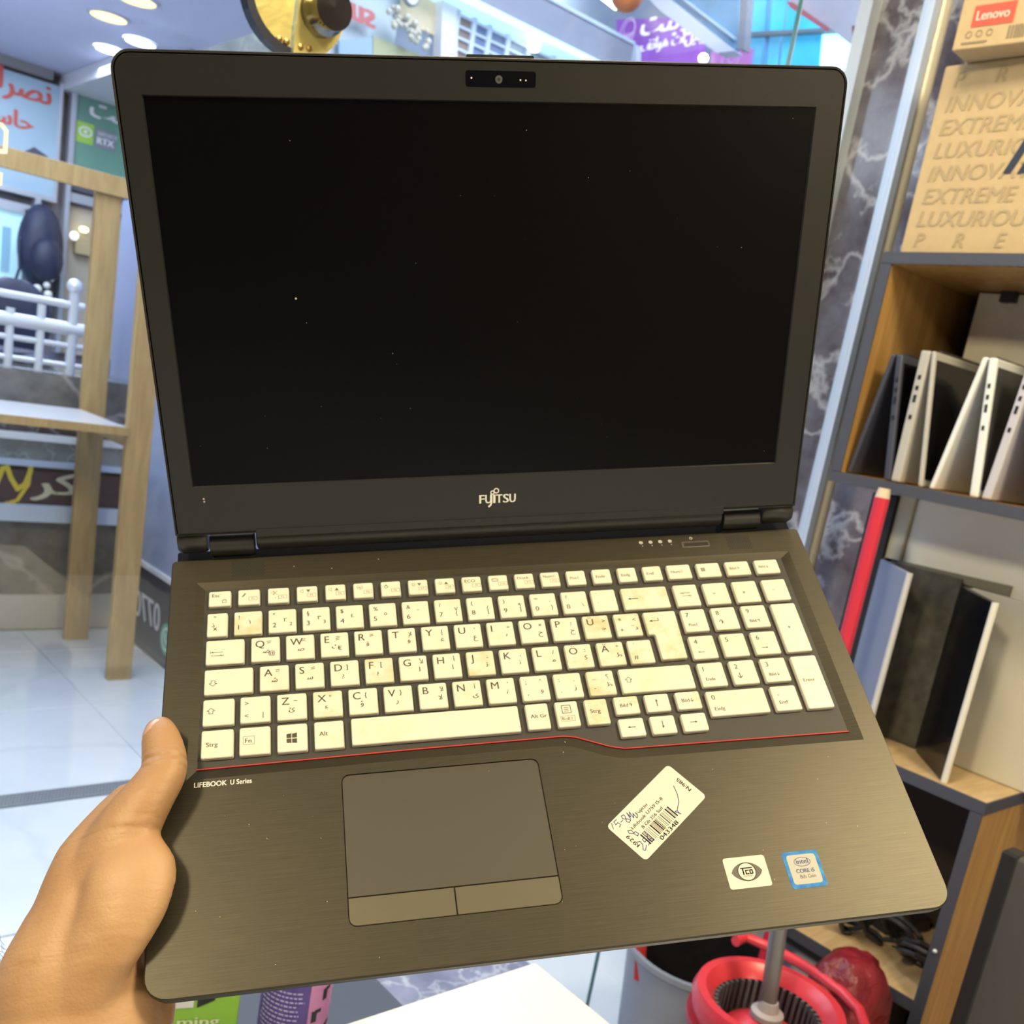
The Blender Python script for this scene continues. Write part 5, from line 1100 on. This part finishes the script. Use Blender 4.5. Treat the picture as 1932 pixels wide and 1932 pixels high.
# bottom row
BT, BBm = 134.0, 117.5
key(20.5, BT, 36.6, BBm, [('Strg', 2.6, 9.8, 2.5)])
key(39.4, BT, 55.0, BBm, [('Fn', 3.0, 9.2, 2.6)], icons=lambda t, x, y, z: stroke(t, [(x + 2.1, y - 10.2), (x + 7.6, y - 10.2), (x + 7.6, y - 5.4), (x + 2.1, y - 5.4)], 0.2, z, True))
key(58.3, BT, 73.7, BBm, icons=lambda t, x, y, z: [poly(t, [(x + 4.8 + a_, y - 11.2 + b_), (x + 4.8 + a_ + 2.5, y - 11.2 + b_ - c_), (x + 4.8 + a_ + 2.5, y - 11.2 + b_ + 2.5 + e_), (x + 4.8 + a_, y - 11.2 + b_ + 2.4)], z) for a_, b_, c_, e_ in ((0, 0, 0.2, 0), (2.8, -0.1, 0.3, 0), (0, 2.8, 0, 0.25), (2.8, 2.8, 0, 0.5))])
key(77.1, BT, 92.3, BBm, [('Alt', 2.6, 8.6, 2.5)])
key(96.1, BT + 0.4, 185.0, BBm + 0.6, [])
key(188.8, BT + 0.6, 201.3, BBm + 1.0, [('Alt Gr', 2.3, 9.0, 2.3)])
key(205.1, BT + 0.6, 217.6, BBm + 1.0, [('Roll⇩', 2.9, 11.8, 1.9, {'c': 2})], icons=lambda t, x, y, z: (stroke(t, [(x + 3.6, y - 7.4), (x + 8.4, y - 7.4), (x + 8.4, y - 2.6), (x + 3.6, y - 2.6)], 0.4, z, True), [stroke(t, [(x + 4.8, y - 4.0 - 1.1 * i), (x + 7.2, y - 4.0 - 1.1 * i)], 0.35, z) for i in range(3)], stroke(t, [(x + 2.2, y - 12.5), (x + 9.8, y - 12.5), (x + 9.8, y - 9.2), (x + 2.2, y - 9.2)], 0.18, z, True)))
key(221.4, BT + 0.6, 234.0, BBm + 1.0, [('Strg', 2.5, 8.8, 2.5)], dirt=True)
for (x0, x1), s, d_ in zip(((238.0, 251.7), (255.4, 269.2), (273.0, 287.0)), ('Bild↑', None, 'Bild↓'), (True, False, True)):
    key(x0, 134.8, x1, 123.4, [(s, 3.0, 6.8, 2.2)] if s else [], dirt=d_, icons=None if s else (lambda t, x, y, z: arrow(t, x + 6.4, y - 7.8, 0, 4.6, z, 0.5, 1.2)))
for (x0, x1), dx_, dy_ in zip(((237.8, 251.8), (255.3, 269.2), (272.9, 287.0)), (-4.4, 0, 4.4), (0, -4.6, 0)):
    key(x0, 120.8, x1, 109.4, icons=lambda t, x, y, z: arrow(t, x + 6.6 - dx_ / 2, y - 5.6 - dy_ / 2, dx_, dy_, z, 0.5, 1.2))
key(290.5, 133.7, 324.7, 117.4, [('0', 2.8, 5.6, 3.0), ('Einfg', 2.8, 12.6, 2.2)])
key(328.2, 133.7, 343.4, 117.4, [(',', 3.4, 6.0, 3.0), ('Entf', 3.0, 11.8, 2.2)])

# ---- stickers
def sticker(poly_, z, name, mat, label):
    o = LP(G().rings([[(x, y, z) for x, y in poly_], [(x, y, z + 0.10) for x, y in poly_]]), name, mat); o['label'] = label; return o
paper = M('sticker_paper', (0.66, 0.64, 0.545), 0.8, spec=0.15); bink = M('sticker_black_ink', (0.012, 0.012, 0.012), 0.8, spec=0.1); pen = M('blue_pen_ink', (0.035, 0.03, 0.17), 0.8, spec=0.1)
ang = math.atan2(91.5 - 60.4, 259.2 - 219.6); ca, sa = math.cos(ang), math.sin(ang); ox, oy = 235.0, 40.0
def sl(u, v): return (ox + u * ca - v * sa, oy + u * sa + v * ca)
SW, SH = 50.6, 25.6
st_ = sticker([sl(*p) for p in rrect(0, 0, SW, SH, 2.2, 4)], 0.0, 'inventory_sticker', paper, 'cream barcode sticker with pen notes')
def spr(fn, name, mat):
    g = G(); fn(g); z_ = 0.14; g.v = [(*sl(x, y), z_) for x, y, z in g.v]; S(g).make(name, mat, st_)
def f1(g):
    put(g, 'Fujitsu', 16.2, 18.4, 1.75, wide=8.2, bold=0.06); put(g, 'Lifebook U759 I5-8', 8.4, 15.0, 1.75, wide=24.5, bold=0.06); put(g, '8 Gb 256 Ssd', 12.6, 11.6, 1.75, wide=16.0, bold=0.06)
    put(g, '043348', 14.6, 0.9, 2.3, wide=13.6, bold=0.1); put(g, '1929', 4.6, 7.4, 2.1, wide=7.6, bold=0.08, rot=math.pi / 2); put(g, 'N:985', 48.2, 8.0, 2.0, wide=9.0, bold=0.1, rot=math.pi / 2)
    random.seed(9); x = 8.6
    while x < 31.5:
        w_ = random.choice((0.25, 0.3, 0.55, 0.8)); quad(g, x, 3.8, min(x + w_, 31.8), 10.8); x += w_ + random.choice((0.3, 0.4, 0.6, 0.9))
spr(f1, 'printed_text', bink)
def f2(g):
    def P_(pts): stroke(g, pts, 0.40)
    P_([(1.6, 22.3), (3.2, 25.0)]); P_([(6.6, 24.4), (4.6, 24.6), (4.2, 22.8), (5.8, 22.9), (6.0, 21.2), (4.4, 20.7)]); P_([(7.0, 22.0), (8.6, 22.0)])
    P_([(11.2, 23.6), (9.8, 24.0), (9.2, 22.4), (11.0, 20.6), (11.6, 19.2), (10.2, 18.8), (9.4, 20.0), (11.2, 22.6), (11.2, 23.6)])
    P_([(12.0, 19.6), (13.2, 23.2), (12.8, 20.2), (14.6, 22.6), (13.6, 18.8), (15.2, 20.8), (14.8, 17.6), (16.2, 18.4)])
    P_([(6.8, 13.6), (5.4, 15.0), (6.0, 16.6), (7.6, 15.4), (7.0, 13.0), (7.4, 11.2), (8.8, 11.8), (8.4, 13.6), (6.8, 13.6)])
    P_([(3.4, 7.8), (4.4, 9.4), (6.0, 8.6), (5.6, 6.4), (3.6, 4.6), (4.2, 3.6), (6.8, 5.0)]); P_([(9.4, 8.6), (7.6, 8.2), (7.4, 6.6), (8.8, 6.6), (9.0, 4.8), (7.4, 4.2)]); P_([(11.4, 8.4), (9.8, 6.6), (10.0, 4.4), (11.6, 4.2), (11.8, 5.6), (10.4, 5.8)])
    P_([(42.8, 15.8), (40.6, 11.6), (37.6, 8.2), (33.0, 5.8), (32.6, 3.6)]); P_([(33.0, 5.8), (31.6, 6.2), (33.0, 3.2)])
spr(f2, 'pen_notes', pen)
tco = sticker(rrect(273.5, 20.8, 295.2, 36.9, 1.4, 4), 0.0, 'certification_sticker', paper, 'cream sticker with black eye logo')
g = G(); ey = []; cx_, cy_ = 284.2, 29.0
for k in range(17): t_ = -1 + 2 * k / 16; ey.append((cx_ + 8.0 * t_, cy_ + 4.9 * (1 - t_ * t_) ** 0.75))
for k in range(16, -1, -1): t_ = -1 + 2 * k / 16; ey.append((cx_ + 8.0 * t_, cy_ - 4.9 * (1 - t_ * t_) ** 0.75))
poly(g, ey, 0.13); S(g).make('eye_logo', M('eye_grey_ink', (0.10, 0.09, 0.075), 0.6), tco)
g = G(); disc(g, cx_, cy_, 4.5, 0.16, 28); g.cur = 1; ring(g, cx_, cy_, 4.55, 0.35, 0.19, 28)
stroke(g, [(cx_ - 2.9, cy_ + 1.9), (cx_ + 3.0, cy_ + 1.9)], 0.6, 0.2); stroke(g, [(cx_ - 1.9, cy_ + 1.9), (cx_ - 1.9, cy_ - 1.3)], 0.75, 0.2)
stroke(g, [(cx_ + 0.9, cy_ + 0.7), (cx_ - 0.6, cy_ + 0.7), (cx_ - 0.6, cy_ - 1.1), (cx_ + 0.9, cy_ - 1.1)], 0.6, 0.2); stroke(g, [(cx_ + 1.6, cy_ + 0.7), (cx_ + 2.8, cy_ + 0.7), (cx_ + 2.8, cy_ - 1.1), (cx_ + 1.6, cy_ - 1.1)], 0.6, 0.2, True)
put(g, 'CERTIFIED', cx_, cy_ - 2.6, 0.75, 0.2, align='c', wide=5.2); S(g).make('logo_lettering', [paper, bink], tco)
itl = sticker(rrect(304.5, 17.6, 323.2, 36.7, 1.5, 4), 0.0, 'processor_sticker', M('holographic_blue', (0.03, 0.14, 0.48), 0.6, spec=0.15, noise=(260, 0.0, 0.2), col2=(0.06, 0.30, 0.58)), 'blue bordered processor sticker with silver centre')
S(G().rings([[(x, y, 0.11) for x, y in rrect(306.3, 19.6, 321.4, 34.9, 1.6, 4)], [(x, y, 0.15) for x, y in rrect(306.3, 19.6, 321.4, 34.9, 1.6, 4)]])).make('silver_field', M('silver_foil_field', (0.46, 0.45, 0.40), 0.75, 0.0, spec=0.1), itl)
g = G(); put(g, 'intel', 313.8, 30.0, 2.6, 0.18, align='c', wide=6.2, bold=0.08); ring(g, 313.8, 31.0, 2.3, 0.28, 0.18, 24, sx=1.85); put(g, 'CORE i5', 314.0, 25.4, 2.0, 0.18, align='c', wide=9.4, bold=0.1); g.cur = 1; put(g, '8th Gen', 314.4, 22.5, 1.9, 0.18, align='c', wide=8.2, bold=0.05)
S(g).make('logo_lettering', [M('intel_blue_grey', (0.07, 0.10, 0.24), 0.8, spec=0.05), M('intel_grey', (0.15, 0.16, 0.20), 0.8, spec=0.05)], itl)

# ---- lid (u across, v up the lid, n towards the viewer)
LA = 2.0886; HY, HZ = 244.25, -1.02
lv = Vector((0, -math.cos(LA), math.sin(LA))); ln = Vector((0, -math.sin(LA), -math.cos(LA)))
def lid(p): return Vector((p[0], HY, HZ)) + lv * p[1] + ln * p[2]
def LL(g, name, mat, parent=None, **k): g.v = [tuple(lid(p)) for p in g.v]; return LP(g, name, mat, parent, **k)
shell = rrect(4.4, 19.6, 378.6, 261.6, (1, 1, 9.5, 9.5), 7)
sh_in = inset(shell, 1.15); sh_b = inset(shell, 2.2)
g = G(); band(g, sh_in, -0.45, inset(shell, 0.35), -0.05); band(g, inset(shell, 0.35), -0.05, shell, -0.7); band(g, shell, -0.7, shell, -4.6); band(g, shell, -4.6, sh_b, -6.6); poly(g, sh_b, -6.6); band(g, sh_in, -0.45, sh_in, -2.5)
LL(g, 'lid_shell', M('lid_shell_alloy', (0.034, 0.032, 0.027), 0.38, 0.5))
bz = inset(shell, 1.75); scr_ = [(17.2, 47.9), (362.2, 47.9), (362.2, 242.4), (17.2, 242.4)]
g = G(); v_, f_ = fill_with_holes([inset(bz, 0.25), scr_], 0.0); g.add(v_, f_); band(g, inset(bz, 0.25), 0.0, bz, -0.3); band(g, bz, -0.3, bz, -2.5); sci = inset(scr_, 0.55)
band(g, scr_, 0.0, sci, -0.95); LL(g, 'screen_bezel', bez_m)
g = G(); v_, f_ = fill_with_holes([inset(sci, -0.2)], -0.95); g.add(v_, f_); LL(g, 'display_panel', M('dark_display', (0.0022, 0.0022, 0.003), 0.22, spec=0.12))
g = G(); random.seed(31)
for k in range(30): disc(g, random.uniform(20, 358), random.uniform(50, 238), random.uniform(0.08, 0.2), -0.90, 6)
for u_, v__ in ((22.5, 41.2), (22.6, 39.6), (82, 148)): disc(g, u_, v__, 0.55, 0.05 if v__ < 47 else -0.9, 8)
o = LL(g, 'dust_specks', MATS['dust']); o['kind'] = 'stuff'
# webcam
wc = LL(G().rings([[(x, y, 0.0) for x, y in rrect(173.6, 248.5, 209.4, 255.8, 1.3, 4)], [(x, y, 0.12) for x, y in rrect(173.6, 248.5, 209.4, 255.8, 1.3, 4)]]), 'webcam_window', M('webcam_gloss', (0.003, 0.0035, 0.006), 0.15, spec=0.12)); wc['label'] = 'glossy black webcam window'
def LS(g, name, mat): g.v = [tuple(lid(p)) for p in g.v]; S(g).make(name, mat, wc)
g = G(); disc(g, 190.5, 252.0, 1.85, 0.15, 18); g.cur = 1; disc(g, 190.5, 252.0, 0.8, 0.17, 12); LS(g, 'lens', [M('lens_grey', (0.10, 0.10, 0.105), 0.2), M('lens_core', (0.04, 0.04, 0.045), 0.15)])
g = G(); disc(g, 176.6, 252.4, 0.45, 0.15, 8); disc(g, 201.5, 251.9, 0.45, 0.15, 8); disc(g, 204.3, 251.8, 0.4, 0.15, 8); LS(g, 'indicator_dots', white_i)
LL(G().rings([[(x, y, -1.2) for x, y in rrect(174.2, 260.5, 208.6, 262.9, 0.8, 3)], [(x, y, -5.0) for x, y in rrect(174.2, 260.5, 208.6, 262.9, 0.8, 3)]]), 'lid_catch', body_m)
# maker's logo
g = G()
x = 178.9
for ch, w_ in (('F', 2.9), ('U', 3.5), ('J', 0), ('I', 1.0), ('T', 3.6), ('S', 3.2), ('U', 3.5)):
    if ch == 'J':
        stroke(g, [(186.0, 36.2), (186.0, 31.2), (185.4, 29.8), (184.4, 29.0)], 1.05, 0.06); x = 187.2; continue
    put(g, ch, x, 31.1, 5.15, 0.05, wide=w_, bold=0.2); x += w_ + 0.62
ring(g, 186.6, 37.5, 1.0, 0.62, 0.06, 16); ring(g, 188.9, 38.5, 1.35, 0.66, 0.06, 18)
lg_ = LL(g, 'brand_logo', M('logo_bright', (0.93, 0.92, 0.86), 0.4)); lg_['label'] = 'white maker logo'
# barrel, hinges
BC = (15.0, -8.3)
def barrel(u0, u1, r, name, mat, ends=1.0, BC=BC):
    rr_ = []; prof = [(u0, r * 0.86), (u0 + ends, r), (u1 - ends, r), (u1, r * 0.86)]
    for u, rad in prof: rr_.append([(u, BC[0] + rad * math.cos(k * math.tau / 28), BC[1] + rad * math.sin(k * math.tau / 28)) for k in range(28)])
    return LL(G().rings(rr_), name, mat, smooth=True)
bar_m = M('hinge_barrel_black', (0.028, 0.028, 0.026), 0.36)
barrel(4.6, 20.9, 7.9, 'lid_barrel', bar_m, 2.2); barrel(48.6, 331.6, 7.9, 'lid_barrel', bar_m); barrel(358.4, 378.4, 7.9, 'lid_barrel', bar_m, 2.2)
LL(G().box((49.0, 17.2, -2.0), (331.4, 22.2, 0.55)), 'cover_lip', bez_m, bevel=0.0004)
for u0, u1 in ((22.1, 47.4), (332.8, 357.2)):
    barrel(u0, u1, 6.8, 'hinge', bar_m, 0.5, (11.2, -8.0))
    LP(G().box((u0 + 0.3, 249.2, -8), (u1 - 0.3, 258.5, 1.2)), 'hinge_foot', M('hinge_foot_black', (0.012, 0.012, 0.012), 0.6, spec=0.2), bevel=0.0008)
# ================================================================== the hand holding the laptop (same millimetre frame as the laptop base)
def loft(g, chain, n=24, nrm=(0, 0, 1)):
    """elliptical tube through (x, y, z, half_width, half_depth) with rounded ends"""
    pts = [Vector(c[:3]) for c in chain]; ra = [c[3] for c in chain]; rb = [c[4] if len(c) > 4 else c[3] for c in chain]
    P_, A_, B_ = [], [], []
    m_ = len(pts)
    for i in range(m_ - 1):       # catmull-rom resample
        p0, p1, p2, p3 = pts[max(i - 1, 0)], pts[i], pts[i + 1], pts[min(i + 2, m_ - 1)]
        for s in range(4):
            t = s / 4
            P_.append(0.5 * ((2 * p1) + (p2 - p0) * t + (2 * p0 - 5 * p1 + 4 * p2 - p3) * t * t + (3 * p1 - p0 - 3 * p2 + p3) * t ** 3))
            A_.append(ra[i] + (ra[i + 1] - ra[i]) * t); B_.append(rb[i] + (rb[i + 1] - rb[i]) * t)
    P_.append(pts[-1]); A_.append(ra[-1]); B_.append(rb[-1])
    t0 = (P_[0] - P_[1]).normalized(); t1 = (P_[-1] - P_[-2]).normalized()
    for k in (0.5, 0.85, 0.985):   # round caps
        c = math.sqrt(1 - k * k)
        P_.insert(0, pts[0] + t0 * min(ra[0], rb[0]) * k); A_.insert(0, ra[0] * c); B_.insert(0, rb[0] * c)
        P_.append(pts[-1] + t1 * min(ra[-1], rb[-1]) * k); A_.append(ra[-1] * c); B_.append(rb[-1] * c)
    rr_ = []; up = Vector(nrm)
    for i, p in enumerate(P_):
        t = (P_[min(i + 1, len(P_) - 1)] - P_[max(i - 1, 0)]).normalized()
        u = (up - t * up.dot(t)).normalized(); s = t.cross(u)
        rr_.append([p + s * (A_[i] * math.cos(k * math.tau / n)) + u * (B_[i] * math.sin(k * math.tau / n)) for k in range(n)])
    g.rings(rr_)
hg = G()
# thumb lying on the deck edge
loft(hg, [(1.0, 132.6, 8.2, 7.9, 6.2), (2.4, 126.5, 9.8, 9.8, 7.6), (4.2, 119, 10.8, 10.8, 8.5), (5.4, 112, 11.2, 11.3, 9.0), (5.2, 105, 11.5, 11.4, 9.8), (0.5, 96, 11.2, 12.4, 10.6), (-7, 85, 8.5, 15.0, 12.0), (-15, 72, 3, 18.0, 14), (-22, 58, -4, 20, 17)], nrm=(-0.35, 0, 1))
# ball of the thumb
loft(hg, [(-5, 72, 8.8, 12, 7), (-5.6, 62, 9.8, 19.0, 9.4), (-6.2, 52, 10.2, 20.0, 10), (-8.5, 42, 9.5, 19.5, 9.6), (-14, 31, 6.5, 18, 9.5), (-22, 20, 0, 17, 11), (-28, 8, -8, 16, 12)])
# palm, wrist and forearm
loft(hg, [(-12, 100, -4, 11, 9), (-18, 86, -6, 17, 13), (-23.5, 72, -8, 22, 17), (-26, 60, -9, 24, 19), (-28, 46, -10, 26, 20), (-31.5, 33, -12, 29, 21), (-34, 20, -15, 33, 22), (-33, 4, -23, 37, 24), (-40, -25, -31, 41, 28), (-62, -80, -44, 45, 32), (-104, -170, -62, 48, 36), (-150, -270, -80, 50, 39)])
# heel of the hand under the front corner of the base
loft(hg, [(-14, 40, -30, 14, 10), (-10, 22, -32, 16, 12), (-10, 4, -34, 18, 13), (-20, -20, -38, 20, 16)])
# four fingers spread under the base
for ch in ([(-20, 88, -22, 11), (-4, 100, -28, 10), (18, 106, -27.5, 9.0), (42, 106, -26, 8.2), (60, 103, -25, 7.4)],
           [(-20, 72, -26, 12), (-2, 80, -31, 10.5), (24, 86, -28.5, 9.2), (52, 87, -26, 8.4), (72, 84, -25, 7.6)],
           [(-20, 56, -28, 12), (-2, 60, -32, 10.5), (22, 64, -28.5, 9.0), (48, 65, -26, 8.2), (67, 62, -25, 7.3)],
           [(-18, 42, -29, 11), (-2, 42, -32, 9.5), (18, 44, -28.0, 8.0), (38, 45, -25.5, 7.2), (53, 43, -24.5, 6.4)]): loft(hg, ch, 16)
me = D.meshes.new('hand_raw'); me.from_pydata([(x * mm, y * mm, z * mm) for x, y, z in hg.v], [], hg.f)
bm = bmesh.new(); bm.from_mesh(me); bmesh.ops.recalc_face_normals(bm, faces=bm.faces); bm.to_mesh(me); bm.free()
tmp = D.objects.new('hand_raw', me); COL.objects.link(tmp)
rmd = tmp.modifiers.new('remesh', 'REMESH'); rmd.mode = 'VOXEL'; rmd.voxel_size = 0.0017; rmd.use_smooth_shade = True
smd = tmp.modifiers.new('smooth', 'SMOOTH'); smd.factor = 0.5; smd.iterations = 9
dg = bpy.context.evaluated_depsgraph_get(); hm = D.meshes.new_from_object(tmp.evaluated_get(dg)); D.objects.remove(tmp); D.meshes.remove(me)
hm.name = 'person'; hm.shade_smooth()
def skin():
    mt = D.materials.new('skin'); mt.use_nodes = True
    nt = mt.node_tree; b = nt.nodes['Principled BSDF']; N = nt.nodes.new; L = nt.links.new
    tc = N('ShaderNodeTexCoord'); n = N('ShaderNodeTexNoise'); n.inputs['Scale'].default_value = 26; n.inputs['Detail'].default_value = 5; L(tc.outputs['Object'], n.inputs[0])
    r = N('ShaderNodeValToRGB'); r.color_ramp.elements[0].position = 0.32; r.color_ramp.elements[1].position = 0.70
    r.color_ramp.elements[0].color = (0.37, 0.20, 0.092, 1); r.color_ramp.elements[1].color = (0.46, 0.275, 0.137, 1); L(n.outputs[0], r.inputs[0]); L(r.outputs[0], b.inputs['Base Color'])
    b.inputs['Roughness'].default_value = 0.5
    v = N('ShaderNodeTexVoronoi'); v.feature = 'DISTANCE_TO_EDGE'; v.inputs['Scale'].default_value = 420; L(tc.outputs['Object'], v.inputs['Vector'])
    mp = N('ShaderNodeMapping'); mp.inputs['Scale'].default_value = (30, 190, 60); mp.inputs['Rotation'].default_value = (0, 0, 0.25); L(tc.outputs['Object'], mp.inputs[0])
    n3 = N('ShaderNodeTexNoise'); n3.inputs['Scale'].default_value = 1.0; n3.inputs['Detail'].default_value = 3; L(mp.outputs[0], n3.inputs[0])
    ad = N('ShaderNodeMath'); ad.operation = 'MULTIPLY_ADD'; L(v.outputs['Distance'], ad.inputs[0]); ad.inputs[1].default_value = 0.35; L(n3.outputs[0], ad.inputs[2])
    sx_ = N('ShaderNodeSeparateXYZ'); L(tc.outputs['Object'], sx_.inputs[0])
    nd = N('ShaderNodeTexNoise'); nd.inputs['Scale'].default_value = 90; L(tc.outputs['Object'], nd.inputs[0])
    total = ad
    for y0, wd, fr, amp in ((0.1105, 0.0060, 1100, 1.8), (0.076, 0.004, 700, 0.6), (0.022, 0.006, 420, 0.5)):   # knuckle, web and wrist creases
        d_ = N('ShaderNodeMath'); d_.operation = 'SUBTRACT'; L(sx_.outputs['Y'], d_.inputs[0]); d_.inputs[1].default_value = y0
        ab = N('ShaderNodeMath'); ab.operation = 'ABSOLUTE'; L(d_.outputs[0], ab.inputs[0])
        mr = N('ShaderNodeMapRange'); mr.inputs['From Min'].default_value = 0; mr.inputs['From Max'].default_value = wd; mr.inputs['To Min'].default_value = amp; mr.inputs['To Max'].default_value = 0; L(ab.outputs[0], mr.inputs['Value'])
        sn = N('ShaderNodeMath'); sn.operation = 'MULTIPLY_ADD'; L(sx_.outputs['Y'], sn.inputs[0]); sn.inputs[1].default_value = fr
        ns_ = N('ShaderNodeMath'); ns_.operation = 'MULTIPLY'; L(nd.outputs[0], ns_.inputs[0]); ns_.inputs[1].default_value = 5.0; L(ns_.outputs[0], sn.inputs[2])
        si = N('ShaderNodeMath'); si.operation = 'SINE'; L(sn.outputs[0], si.inputs[0])
        mu = N('ShaderNodeMath'); mu.operation = 'MULTIPLY_ADD'; L(si.outputs[0], mu.inputs[0]); L(mr.outputs[0], mu.inputs[1]); L(total.outputs[0], mu.inputs[2]); total = mu
    bp = N('ShaderNodeBump'); bp.inputs['Strength'].default_value = 0.35; bp.inputs['Distance'].default_value = 0.0012; L(total.outputs[0], bp.inputs['Height']); L(bp.outputs[0], b.inputs['Normal'])
    return mt
hm.materials.clear(); hm.materials.append(skin())
person = link('person', hm, None, 'bare forearm and hand gripping the laptop with thumb on its edge', 'person', mw=BASE)
# thumb nail
nn = Vector((-0.48, 0.14, 0.87)).normalized(); nt_ = Vector((0.18, 0.95, -0.06)); nt_ = (nt_ - nn * nt_.dot(nn)).normalized(); ns = nt_.cross(nn)
nc = Vector((-2.0, 130.0, 14.6)); ng = G(); rows = []
for i in range(9):
    a_ = -1 + 2 * i / 8; wdt = 5.2 * (1 - abs(a_) ** 4 * 0.45)
    rows.append([nc + nt_ * (6.6 * a_) + ns * (wdt * t_) + nn * (0.5 - 2.0 * t_ * t_ - 1.5 * a_ * a_ - 0.6 * a_) for t_ in (-1, -0.6, -0.2, 0.2, 0.6, 1)])
o_ = 0
for r_ in rows: ng.v += [tuple(p) for p in r_]
for i in range(8):
    for j in range(5): ng.f.append((i * 6 + j, i * 6 + j + 1, i * 6 + j + 7, i * 6 + j + 6)); ng.mi.append(0)
nail = S(ng).make('thumb_nail', M('nail', (0.60, 0.36, 0.26), 0.3, coat=0.3), person, smooth=True)
sol = nail.modifiers.new('thickness', 'SOLIDIFY'); sol.thickness = 0.0006; sol.offset = -1
# fine hairs along the outer side of the wrist
random.seed(4); hr = G()
for k in range(90):
    y = random.uniform(-20, 34); f = (34 - y) / 54; base = Vector((-66 - 14 * f + random.uniform(-3, 8), y, -16 - 10 * f + random.uniform(0, 14)))
    d = Vector((-0.6, 0.5 + random.uniform(-0.4, 0.4), 0.55)).normalized(); L_ = random.uniform(4, 9)
    hr.tube([base, base + d * L_ * 0.5, base + d * L_ + Vector((1.0, 1.6, -0.5))], [0.10, 0.07, 0.03], 4)
ho = S(hr).make('arm_hair', M('dark_hair', (0.03, 0.02, 0.015), 0.6), person); ho['kind'] = 'stuff'
D.objects.remove(_fo); D.curves.remove(_fc)
